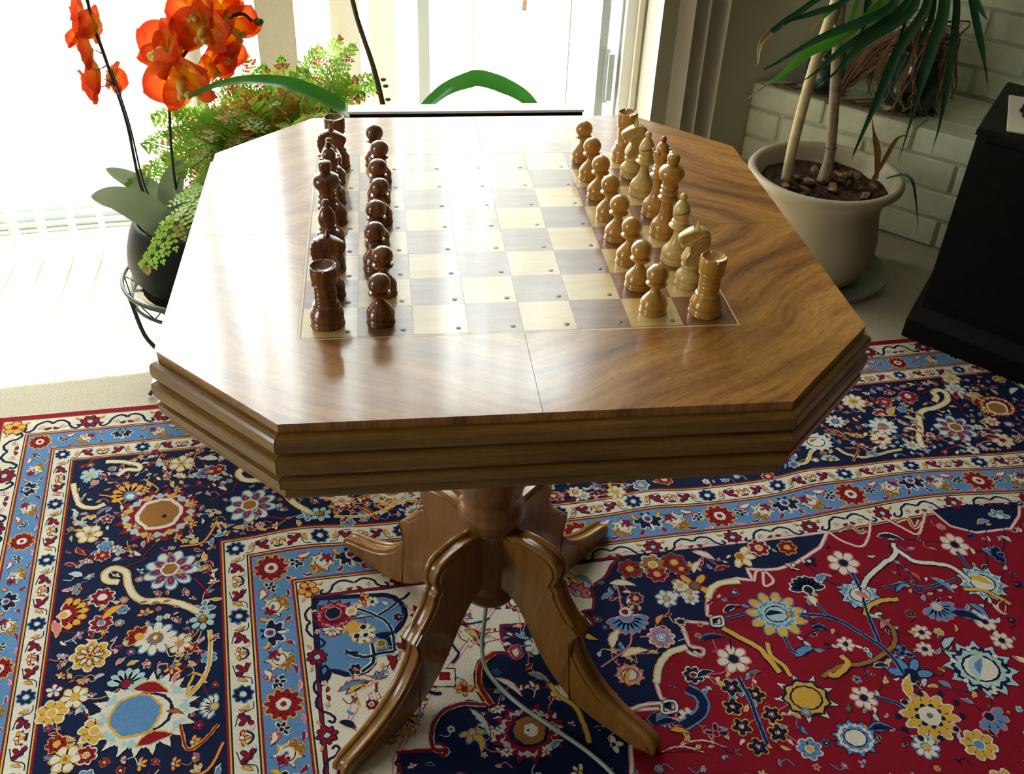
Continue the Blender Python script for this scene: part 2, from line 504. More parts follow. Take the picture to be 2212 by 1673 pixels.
# ------------------------------------------------------------------ painted brick hearth across the corner
hr = thing('brick_hearth', 'pale green-white painted brick hearth and chimney breast across the room corner', 'fireplace',
           (.904, 1.661, 0), math.radians(-45))
HD = .33
rb = random.Random(3)
obj('mortar_core', prism([(.012,.010),(1.6,.010),(1.6,HD),(.262,HD)], 0, .302), M['mortar'], hr)
brick_me = {}
def brick(x0, x1, y0, y1, z0, z1):
    key = (round(x1-x0, 3), round(y1-y0, 3), round(z1-z0, 3))
    if key not in brick_me:
        a, b_, c = key
        brick_me[key] = mesh('brick', *box(-a/2, a/2, -b_/2, b_/2, -c/2, c/2, .004))
    o = link('brick', brick_me[key], M['brickpaint'], hr, ((x0+x1)/2, (y0+y1)/2 + rb.uniform(-.0015, .0015), (z0+z1)/2))
    o.rotation_euler = (rb.uniform(-.012, .012), rb.uniform(-.008, .008), rb.uniform(-.008, .008))
zc = [(0.003, .074), (.082, .152), (.161, .236), (.245, .310)]
for ci, (z0, z1) in enumerate(zc):
    off = (-.135, -.012)[ci % 2 == 1] if ci != 3 else -.012
    off = {3: -.012, 2: -.134, 1: -.02, 0: -.134}[ci]
    for k in range(8):
        x0 = off + k*.2505; x1 = x0 + .2405
        a = max(x0, .012)
        if a > 1.6 or x1 - a < .03: continue
        brick(a, min(x1, 1.6), .001, .09, z0, z1)
for r in range(3):                          # top surface, running rows behind the nosing
    y0 = .094 + r*.079; y1 = min(y0 + .075, HD-.002)
    for k in range(8):
        x0 = (-.03, -.15, -.09)[r] + k*.2505; x1 = x0 + .2405
        a = max(x0, y1/1.3 + .012)
        if x1 - a < .03 or a > 1.6: continue
        brick(a, min(x1, 1.6), y0, y1, .262, .3092)
obj('chimney_core', prism([(.262, HD+.008), (1.6, HD+.008), (1.6, HD+.5), (.64, HD+.5)], .0, ZC-.01), M['mortar'], hr)
for ci in range(12):
    z0 = .316 + ci*.077
    for k in range(7):
        x0 = .264 + (0, -.125)[ci % 2] + k*.2505; x1 = x0 + .2405
        a = max(x0, .266)
        if x1 - a < .03 or a > 1.6: continue
        brick(a, min(x1, 1.6), HD, HD+.05, z0, z0+.069)

# ------------------------------------------------------------------ outside
struct('patio', ([(-14, wall_y(-14)+.16, -.06), (14, wall_y(14)+.16, -.06), (14, 16, -.06), (-14, 16, -.06)], [(0,1,2,3)]), M['patio'])
def bush(x, y, r, hgt, label):
    rr = random.Random(int(x*100)); V = []; F = []
    for k in range(700):
        th = rr.uniform(0, 2*math.pi); ph = rr.uniform(-.2, 1.5); q = r*rr.uniform(.55, 1)
        c = Vector((q*math.cos(th)*math.cos(ph), q*math.sin(th)*math.cos(ph), .25*hgt + hgt*.8*max(0, math.sin(ph))))
        a = Vector((rr.gauss(0,1), rr.gauss(0,1), rr.gauss(0,1))).normalized(); b_ = a.orthogonal().normalized(); s = rr.uniform(.03, .07)
        n = len(V); V += [c-a*s, c+b_*s*.5, c+a*s, c-b_*s*.5]; F.append((n, n+1, n+2, n+3))
    t = thing('garden_bush', label, 'bush', (x, y, -.06), 0, None)
    obj('foliage', (V, F), M['bush'], t)
    obj('stem', tube([(0,0,0),(0.02,0,hgt*.3),(0,.03,hgt*.7)], [.03,.025,.012], 6), M['bark'], t)
M['bark'] = plain('bark', (.16,.09,.05), .8, .2, noise_amt=.4, nscale=40)
bush(.55, 3.7, .45, .8, 'green garden bush seen through the glass beside the door handle')
bush(-.75, 3.6, .35, 1.1, 'green garden bush seen through the blind behind the brown flower stem')
bush(-2.0, 4.6, .6, .9, 'faint garden bush outside beyond the left glass above the door track')
# ------------------------------------------------------------------ chess table
H = .7256
S = .054
A_, B_ = .3481, .2293
tb = thing('chess_table', 'octagonal walnut chess table on a turned pedestal with four curved legs, on the rug', 'table', (0, 0, 0))
OCT = [(-B_,-A_),(B_,-A_),(A_,-B_),(A_,B_),(B_,A_),(-B_,A_),(-A_,B_),(-A_,-B_)]
G = 4*S + .0035
# four book-matched quarters of veneer
quad = [(G+.0002, .0002), (A_, .0002), (A_, B_), (B_, A_), (.0002, A_), (.0002, G+.0002), (G+.0002, G+.0002)]
for sx, sy in ((1,1), (-1,1), (-1,-1), (1,-1)):
    p = [(x*sx, y*sy) for x, y in quad]
    if sx*sy < 0: p = p[::-1]
    obj('veneer_panel', prism(p, H-.009, H), M['veneer'], tb)
# stringing round the board: dark inside, light outside
def ring(name, r0, r1, z0, z1, mat):
    q = []
    for sx, sy in ((1,0), (-1,0), (0,1), (0,-1)):
        if sy == 0: q.append(box(min(sx*r0, sx*r1), max(sx*r0, sx*r1), -r1, r1, z0, z1))
        else: q.append(box(-r0, r0, min(sy*r0, sy*r1), max(sy*r0, sy*r1), z0, z1))
    return obj(name, join(*q), mat, tb)
ring('inlay_border', 4*S+.0013, G, H-.008, H+.00005, M['string_light'])
ring('inlay_border', 4*S, 4*S+.0013, H-.008, H+.00003, M['string_dark'])
sq_me = mesh('board_square', *box(-S/2+.0001, S/2-.0001, -S/2+.0001, S/2-.0001, -.008, 0))
sq_me2 = sq_me.copy(); sq_me.materials.append(M['sq_light']); sq_me2.materials.append(M['sq_dark'])
dot_me = mesh('indicator_dot', *lathe([(0, -.001), (.0027, -.001), (.0027, .00005), (.0024, .00012), (0, .00012)], 16), True)
dot_me.materials.append(M['dot'])
for r in range(8):
    for c in range(8):
        o = link('board_square', sq_me if (r+c) % 2 == 0 else sq_me2, None, tb, ((c-3.5)*S, (r-3.5)*S, H))
        link('indicator_dot', dot_me, None, o, (.32*S, -.33*S, .0001))
obj('core_board', prism(OCT, H-.016, H-.0092), M['fascia'], tb)

def offset_pt(i, o):
    """corner i of the octagon pushed outwards by o"""
    P = [Vector(p) for p in OCT]; n = 8
    a, b, c = P[(i-1) % n], P[i], P[(i+1) % n]
    n1 = Vector(((b-a).y, -(b-a).x)).normalized(); n2 = Vector(((c-b).y, -(c-b).x)).normalized()
    k = (n1+n2) / (1 + n1.dot(n2))
    return b + k*o
FP = [(-.012, .7145), (.002, .7145), (.0065, .7135), (.0085, .711), (.0088, .703), (.0080, .699), (.0045, .6965), (.0020, .6940),
      (.0060, .6925), (.0100, .6912), (.0105, .688), (.0102, .679), (.0090, .675), (.0045, .6725), (.0020, .6700),
      (.0055, .6685), (.0085, .6672), (.0082, .664), (.0078, .6575), (.0045, .6545), (.0005, .651), (-.0005, .649), (.0010, .6415), (.0000, .640), (-.012, .640)]
for i in range(8):
    j = (i+1) % 8; V = []; F = []; m = len(FP)
    for k, (o_, z) in enumerate(FP):
        a = offset_pt(i, o_); b = offset_pt(j, o_)
        d = (b-a).normalized() * .0004
        V += [(a.x+d.x, a.y+d.y, z), (b.x-d.x, b.y-d.y, z)]
    for k in range(m):
        k2 = (k+1) % m
        F.append((2*k, 2*k2, 2*k2+1, 2*k+1))
    F.append(tuple(2*k for k in range(m))[::-1]); F.append(tuple(2*k+1 for k in range(m)))
    # local frame so that the grain runs along the panel
    mid = sum((Vector(v) for v in V), Vector()) / len(V)
    ang = math.atan2(OCT[j][1]-OCT[i][1], OCT[j][0]-OCT[i][0])
    R_ = Matrix.Rotation(-ang, 3, 'Z')
    V = [tuple(R_ @ (Vector(v) - mid)) for v in V]
    o = obj('fascia_panel', (V, F), M['fascia_run'] if 'fascia_run' in M else M['fascia'], tb)
    o.location = mid; o.rotation_euler = (0, 0, ang)
obj('underside_board', prism([tuple(offset_pt(i, -.013)) for i in range(8)], .650, .658), M['fascia'], tb)

colp = [(0,.108),(.022,.109),(.034,.113),(.040,.120),(.0425,.127),(.042,.133),(.038,.137),(.0375,.142),(.0385,.148),(.0385,.20),(.0385,.262),(.040,.266),(.0445,.272),(.048,.280),(.0488,.288),(.047,.297),(.043,.304),
        (.0405,.309),(.0400,.316),(.0415,.322),(.044,.326),(.0445,.330),(.045,.334),(.050,.35),(.055,.372),(.056,.40),(.053,.43),(.046,.46),(.038,.49),(.032,.52),(.031,.55),(.035,.575),(.045,.585),(.048,.592),(.045,.60),(.05,.61),(.07,.63),(.07,.650)]
obj('column', lathe(colp, 64), M['column'], tb, smooth=True)

LP = [(.030,.262),(.048,.266),(.062,.271),(.085,.2735),(.108,.272),(.123,.267),(.133,.257),(.1365,.244),(.134,.230),(.1305,.2215),(.134,.2195),(.1385,.215),
      (.140,.207),(.146,.196),(.158,.182),(.170,.170),(.1825,.158),(.1815,.1565),(.1765,.148),(.174,.138),(.176,.125),(.183,.110),(.196,.093),(.213,.076),(.235,.061),(.262,.049),(.290,.041),(.312,.036),(.326,.030),(.333,.020),(.332,.012),(.325,.009)]
LI = [(.300,.009),(.270,.010),(.240,.010),(.215,.012),(.190,.018),(.165,.030),(.140,.050),(.118,.074),(.100,.100),(.080,.130),(.060,.150),(.040,.158),(.030,.158)]
def leg_mesh():
    prof = LP + LI; nO = len(LP)
    # outward normals of the outer edge
    N = []
    for i in range(nO):
        a = Vector(prof[max(i-1,0)]); b = Vector(prof[min(i+1,nO-1)]); t = (b-a)
        N.append(Vector((-t.y, t.x)).normalized() if t.length else Vector((0,1)))
    lev = [(-.0205,.0075),(-.0190,.0070),(-.0170,.0068),(-.0165,.0045),(-.0155,.0012),(-.0135,.0),(-.0085,.0),(-.0065,.0010),(-.0055,.0034),(0,.0042),
           (.0055,.0034),(.0065,.0010),(.0085,.0),(.0135,.0),(.0155,.0012),(.0165,.0045),(.0170,.0068),(.0190,.0070),(.0205,.0075)]
    V = []; F = []
    m = len(prof)
    for t, ins in lev:
        for i, (r, z) in enumerate(prof):
            k = 0
            if i < nO:
                fade = min(1, (i)/3.0) if i < 3 else 1
                n = N[i]; k = ins*fade*(.12 if .1665 < r < .186 and .136 < z < .172 else 1)
                V.append((r - n.x*k*1.0, t*.76, max(z - n.y*k*1.0, .0086)))
            else:
                V.append((r, t*.76, z))
    for l in range(len(lev)-1):
        for i in range(m):
            i2 = (i+1) % m
            F.append((l*m+i, l*m+i2, (l+1)*m+i2, (l+1)*m+i))
    e = (len(lev)-1)*m
    for i in range(nO-1):                   # flat cheeks as strips from the outer to the inner edge
        F.append((i, i+1, m-2-i, m-1-i)); F.append((e+i+1, e+i, e+m-1-i, e+m-2-i))
    me = mesh('leg', V, F, True)
    nf = len(me.polygons)
    for i in range(nf-2*(nO-1), nf): me.polygons[i].use_smooth = False
    me.set_sharp_from_angle(angle=math.radians(38))
    return me
def dense(P_, keep, n=3):
    """round the curve between the listed sharp corners"""
    out = []; a = 0
    for k in list(keep) + [len(P_)-1]:
        if k <= a: continue
        seg = P_[a:k+1]
        q = [tuple(float(v) for v in p) for p in smooth_path(seg, n)] if len(seg) > 2 else seg
        out += list(q[:-1]); a = k
    return out + [P_[-1]]
LP = dense(LP, [9, 20, 21])
def resample(P_, n):
    L_ = [0.0]
    for a, b in zip(P_, P_[1:]): L_.append(L_[-1] + math.dist(a, b))
    t = np.linspace(0, L_[-1], n)
    return list(zip(np.interp(t, L_, [p[0] for p in P_]).tolist(), np.interp(t, L_, [p[1] for p in P_]).tolist()))
LI = resample([tuple(float(v) for v in p) for p in smooth_path(LI, 4)], len(LP))
lm = leg_mesh()
lm.materials.append(M['leg'])
for a in (-46, 44, 134, 224):
    o = link('leg', lm, None, tb); o.scale = (.955, 1, 1); o.rotation_euler = (0, 0, math.radians(a))

# ------------------------------------------------------------------ chess pieces (millimetres)
def mm(prof): return [(r*.001, z*.001) for r, z in prof]
def fine(prof, n=3):
    out = [tuple(p) for p in smooth_path(prof, n)]
    out = [(max(0, r), z) for r, z in out]
    out[0] = (0 if prof[0][0] == 0 else out[0][0], prof[0][1]); out[-1] = (prof[-1][0], prof[-1][1])
    return out
PAWN = [(0,0),(13.3,0),(13.6,.6),(13.7,4.2),(13.0,5.2),(12.7,5.8),(13.4,6.4),(14.0,8.2),(13.9,10.6),(13.0,13),(12.2,14.2),(12.1,14.8),(11.3,15.6),(9.4,18.4),(6.7,21.4),(5.0,24),(4.5,26.4),(4.9,28.6),(6.6,30.2),(9.2,31),(10.6,31.8),(10.9,32.6),(10.2,33.5),(8.2,34.1),(7.4,34.4)]
ball = [(11.2*math.sin(math.radians(a)), 42.6-10.7*math.cos(math.radians(a))) for a in range(42, 180, 12)]
PAWN = PAWN + ball + [(0, 53.3)]
ROOK = [(0,0),(16,0),(16.5,.7),(16.6,5),(15.8,6),(15.8,6.6),(16.6,8),(16.6,11),(15.6,14.2),(13.4,17.6),(12.6,19),(12.2,19.5),(13.1,20.3),(13.3,21.4),(12.3,22.6),(10.8,23.6),(10.6,26),(10.9,27.5),(10.3,28.2),(10.9,28.9),(11,32),(10.5,32.7),(11,33.5),(11,37),(10.5,37.7),(10.9,38.5),(10.8,42),(11,43.5),(12.4,44.6),(13.0,46),(12.2,47),(12.6,48),(13.1,50),(13.3,60),(13.0,63.2),(12.2,64),(11.3,63.6),(9.2,61),(4,58.6),(0,58.2)]
BISH = [(0,0),(15.2,0),(15.7,.7),(15.8,5),(14.9,6),(15,6.6),(15.6,8),(15.6,11),(14.6,14),(12.5,17.2),(12.1,17.6),(11.6,18),(8.6,22.5),(6.4,28),(5.4,33),(5.6,37),(8,39.6),(11.2,41.2),(12,42.6),(11.2,43.8),(8.8,45),(7.6,45.8),(9,47),(9.6,48.3),(8.6,49.6),(7.4,50.3),(8.1,51.8),(8.4,52.6),(9.2,56),(9.3,60),(8.4,64),(6.6,68),(4.4,71.2),(3,72.8),(3.6,74.6),(4,76.4),(3.4,78.6),(2,80),(0,80.5)]
QUEEN = [(0,0),(15.2,0),(15.7,.7),(15.8,5),(14.9,6),(15,6.6),(15.7,8),(15.8,11),(14.9,14.5),(13.2,17),(12.8,17.6),(12.2,18.2),(9.2,22.5),(7.2,28),(6.2,34),(6,40),(6.8,44.6),(9.5,46.6),(11.4,48.4),(11.4,50),(9.3,51.8),(7.6,52.6),(7.2,53.6),(8.8,54.6),(9.4,56),(8.6,57.4),(7,58.2),(6.6,59.2),(7.9,60.2),(8.3,61.3),(7.6,62.4),(7.1,63.2),(7.4,66),(8.6,71),(10.6,76),(12,79.6),(11.6,80.8),(9,79.8),(7.4,79.4),(7.6,82),(6.8,85.5),(4.8,88.4),(2.6,89.8),(0,90)]
KING = [(0,0),(15.2,0),(15.7,.7),(15.8,5),(14.9,6),(15,6.6),(15.7,8),(15.8,11),(14.9,14.5),(13.2,17),(12.8,17.6),(12.2,18.2),(9.4,22.5),(7.6,28),(6.9,34),(6.9,38),(7.6,41.6),(10.2,43.6),(11.8,45.4),(11.6,47),(9.4,48.6),(8,49.4),(9.4,50.4),(10.6,52.2),(10.6,54),(9.2,55.6),(8,56.2),(9.2,57.2),(10.1,58.8),(9.8,60.4),(8.6,61.4),(8.8,64),(10.6,67.6),(13.2,71),(14.4,74.5),(14.3,78),(12.6,81.6),(9.6,84),(6.6,85.2),(5.4,86),(5.3,87.4),(6.6,88),(6.6,88.9),(5.9,89.4),(6.8,90),(7.2,92),(7.2,95),(6.2,97.4),(3.6,98.6),(0,98.9)]
KBASE = [(0,0),(14,0),(14.4,.7),(14.5,4.6),(13.8,5.5),(13.8,6),(14.5,7),(14.9,9.5),(14.4,12),(13.2,14),(12.8,14.5),(12.2,15),(10.4,17.3),(9.2,19.2),(9,20.6),(10.6,21.6),(11,23),(10.4,24.6),(9.2,25.4),(0,25.6)]

def turned(prof, n=48, fn=None, st=2):
    return lathe(mm(fine(prof, st)), n, fn)
def rook_fn(k, j, r, z):
    if z > .0602 and k % 20 in (0,) and r > .0085: return r, .0603
    return r, z
def queen_fn(k, j, r, z):
    if .0765 < z < .0812 and r > .0100 and k % 8 in (0, 1): return r*.86, z-.0028
    return r, z
def horse():
    """carved horse head, facing +x, lofted from faceted side outlines"""
    out = [(9.0,25.4),(10.8,28.5),(11.0,31.5),(9.2,36),(6.6,41),(5.6,44.2),(6.8,46.6),(9.2,46.8),(11.8,44.4),(13.2,44.8),(14.0,47.6),(16.6,51),(18.2,54.4),(18.0,57.4),(15.6,59.6),
           (11.5,62.2),(7.2,64.6),(3.6,66.2),(0.5,67.0),(-3.5,67.2),(-7.5,66.4),(-10.8,64.6),(-12.6,64.0),(-13.6,61.4),(-15.6,59.6),(-15.8,56.4),(-17.2,54),(-16.8,50.6),(-17.4,48),(-16.2,44.8),(-16,41.8),(-14.2,38.8),(-13.4,35.6),(-11.6,32.6),(-10.6,29.4),(-9.0,25.4)]
    def half(x, z):
        neck = 7.6 - .04*abs(z-36)
        if x > 4 and z > 44: return max(3.4, 7.4 - (x-4)*.26)
        if x < -8: return max(3.2, neck - (-8-x)*.42)
        return neck
    cx, cz = -1.0, 48.0
    V = []; F = []; m = len(out)
    lv = [(-1.0,.84),(-.80,.955),(-.40,1.0),(0,1.005),(.40,1.0),(.80,.955),(1.0,.84)]
    for t, s in lv:
        for x, z in out:
            # pull towards the nearest medial point (neck axis / muzzle axis)
            mx, mz = (-3.2, min(max(z, 30), 58)) if x < 5 or z < 43 else (min(x-1, 12.5), 54.5)
            px, pz = mx + (x-mx)*s, mz + (z-mz)*s
            if z < 26: px, pz = x*(.9 + .1*s), z
            V.append((px*.001, half(x, z)*t*.001, pz*.001))
    for l in range(len(lv)-1):
        for i in range(m-1):
            F.append((l*m+i, (l+1)*m+i, (l+1)*m+i+1, l*m+i+1))
        F.append((l*m+m-1, (l+1)*m+m-1, (l+1)*m, l*m))
    F.append(tuple(range(m))); F.append(tuple((len(lv)-1)*m+i for i in range(m))[::-1])
    return V, F
def horse_details():
    ears = []
    for s in (-1, 1):
        b = [(4.2,s*.8,64.6),(-2.6,s*1.4,66.0),(-.2,s*5.6,63.8)]
        V = [tuple(c*.001 for c in p) for p in b] + [(.0006, s*.0040, .0775)]
        f = [(0,1,3),(1,2,3),(2,0,3),(0,2,1)]
        ears.append((V, f if s < 0 else [x[::-1] for x in f]))
    return join(*ears)
def horse_cuts():
    q = []
    for s in (-1, 1):
        for (a, b, r) in (((4.2,60.4),(1.8,58.2),.0005), ((-2.4,45),(2.5,30),.0005), ((15.8,51.5),(12.0,52.0),.0004), ((-1,54.5),(3.8,48.8),.00045)):
            y = s*(.0076 if a[0] < 8 else .0046)
            q.append(tube([(a[0]*.001, y, a[1]*.001), (b[0]*.001, y*1.0, b[1]*.001)], r, 5))
    for s in (-1, 1):                         # mane grooves
        for k in range(7):
            z = 38 + k*3.6; x = -15.2 + .08*(k-3)**2
            q.append(tube([(x*.001, s*.0048, z*.001), ((x+6)*.001, s*.0068, (z+2.0)*.001)], .00035, 4))
    return join(*q)

M['slit_soft'] = plain('carved_shadow_line', (.38,.23,.075), .6)
M['red_dark'] = plain('dull_red_lacquer', (.18,.03,.015), .25, coat=.5)
def make_piece(kind, mat, label, group, loc, side):
    rot = 0 if side == 'dark' else math.pi      # the horses of the two sides face each other
    t = thing('chess_' + kind, label, 'chess piece', loc, 0, group)
    if kind == 'pawn': obj('body', turned(PAWN), mat, t, True)
    elif kind == 'rook': obj('body', turned(ROOK, 80, rook_fn), mat, t, True)
    elif kind == 'bishop':
        obj('body', turned(BISH), mat, t, True)
        # mitre cut: a thin dark curved strip let into the head
        pts = []
        for k in range(11):
            a = math.radians(-90 - 58 + k*11.6); z = 60.2 + .45*(k-5)*.9
            r = float(np.interp(z, [52.6,56,60,64,68], [8.4,9.2,9.3,8.4,6.6])) + .05
            pts.append((r*math.cos(a)*.001, r*math.sin(a)*.001, z*.001))
        obj('mitre_cut', tube(pts, .00055, 5), M['slit'], t)
    elif kind == 'queen':
        obj('body', turned(QUEEN, 48, queen_fn), mat, t, True)
        f = obj('finial', lathe(mm([(0,88.5),(2.4,89.2),(2.2,90.2),(3.0,91.4),(3.2,93.4),(2.6,95.6),(1.4,96.8),(0,97.1)]), 24), M['red'] if side == 'light' else M['red_dark'], t, True)
        f['label'] = 'small red tip'
    elif kind == 'king': obj('body', turned(KING), mat, t, True)
    elif kind == 'knight':
        obj('base', turned(KBASE), mat, t, True)
        hm = horse()
        o = obj('horse_head', hm, mat, t); o.rotation_euler = (0, 0, rot)
        o = obj('ears', horse_details(), mat, t); o.rotation_euler = (0, 0, rot)
        o = obj('carved_lines', horse_cuts(), M['slit_soft'] if side == 'light' else M['slit'], t); o.rotation_euler = (0, 0, rot)
    return t

order = ['rook', 'knight', 'bishop', 'king', 'queen', 'bishop', 'knight', 'rook']
jit = random.Random(11)
light_xy = [(3.52,-3.56),(3.47,-2.52),(3.44,-1.56),(3.48,-.42),(3.52,.57),(3.46,1.60),(3.43,2.60),(3.44,3.57)]
pawn_xy = [(2.53,-3.47),(2.44,-2.53),(2.46,-1.56),(2.42,-.55),(2.42,.43),(2.41,1.47),(2.40,2.49),(2.39,3.53)]
lab_l = {
 0: 'honey wooden rook on the nearest corner square at right', 1: 'pale carved wooden knight standing right behind the near honey rook',
 2: 'pale wooden bishop with a dark mitre cut, between near knight and king', 3: 'tall honey wooden king with an onion bulge and button top',
 4: 'honey wooden queen with a crown rim and a red tip', 5: 'pale wooden bishop farther away, beyond the red-tipped queen',
 6: 'pale carved wooden knight at the far end, before the far rook', 7: 'honey wooden rook on the far right corner square'}
lab_d = {
 0: 'dark striped rosewood rook at the near left corner of the board', 1: 'dark carved wooden knight directly behind the near dark rook',
 2: 'dark wooden bishop between the near dark knight and the dark king', 3: 'dark wooden king with a button top, tallest of the left row',
 4: 'dark wooden queen with a small tip just beyond the dark king', 5: 'dark wooden bishop beyond the dark queen, mostly hidden',
 6: 'dark carved wooden knight at the far end before the far dark rook', 7: 'dark wooden rook on the far left corner square'}
names = ['near rook', 'near knight', 'near bishop', 'king', 'queen', 'far bishop', 'far knight', 'far rook']
ordn = ['nearest', 'second', 'third', 'fourth', 'fifth', 'sixth', 'seventh', 'farthest']
for i, k in enumerate(order):
    pale = k in ('bishop', 'knight')
    make_piece(k, M['pc_pale'] if pale else M['pc_light'], lab_l[i], 'light chess pieces on the right edge of the board', (light_xy[i][0]*S, light_xy[i][1]*S, H+.0004), 'light')
    make_piece(k, M['pc_dark'], lab_d[i], 'dark chess pieces on the left edge of the board', ((-3.54+jit.uniform(-.04,.04))*S, (i-3.5+jit.uniform(-.06,.03))*S, H+.0004), 'dark')
lp = make_piece('pawn', M['pc_light'], 'honey wooden pawn, %s of the right pawn row, before the %s' % (ordn[0], names[0]), 'light pawns', (pawn_xy[0][0]*S, pawn_xy[0][1]*S, H+.0004), 'light')
dp = make_piece('pawn', M['pc_dark'], 'dark wooden pawn, %s of the left pawn row, before the dark %s' % (ordn[0], names[0]), 'dark pawns', (-2.58*S, -3.52*S, H+.0004), 'dark')
for i in range(1, 8):
    copy_thing(lp, (pawn_xy[i][0]*S, pawn_xy[i][1]*S, H+.0004), jit.uniform(0, 6), 'honey wooden pawn, %s of the right pawn row, before the %s' % (ordn[i], names[i]))
    copy_thing(dp, ((-2.58+jit.uniform(-.07,.07))*S, (i-3.52+jit.uniform(-.04,.04))*S, H+.0004), jit.uniform(0, 6), 'dark wooden pawn, %s of the left pawn row, before the dark %s' % (ordn[i], names[i]))

# cable from the pedestal
cpts = [(-.004,-.004,.107),(-.006,-.010,.070),(-.012,-.030,.030),(-.010,-.060,.0125),(.005,-.095,.0120),(.035,-.135,.0120),(.075,-.175,.0120),(.12,-.22,.0120),(.155,-.27,.0120),(.175,-.34,.0120),(.18,-.45,.0120)]
cb = obj('power_cable', tube(smooth_path(cpts, 6), .0033, 8), plain('pale_grey_cable', (.26,.32,.28), .35, coat=.3, noise_amt=.03), None, True)
tag(cb, 'thin pale grey cable running from the pedestal bottom over the rug', 'cable')
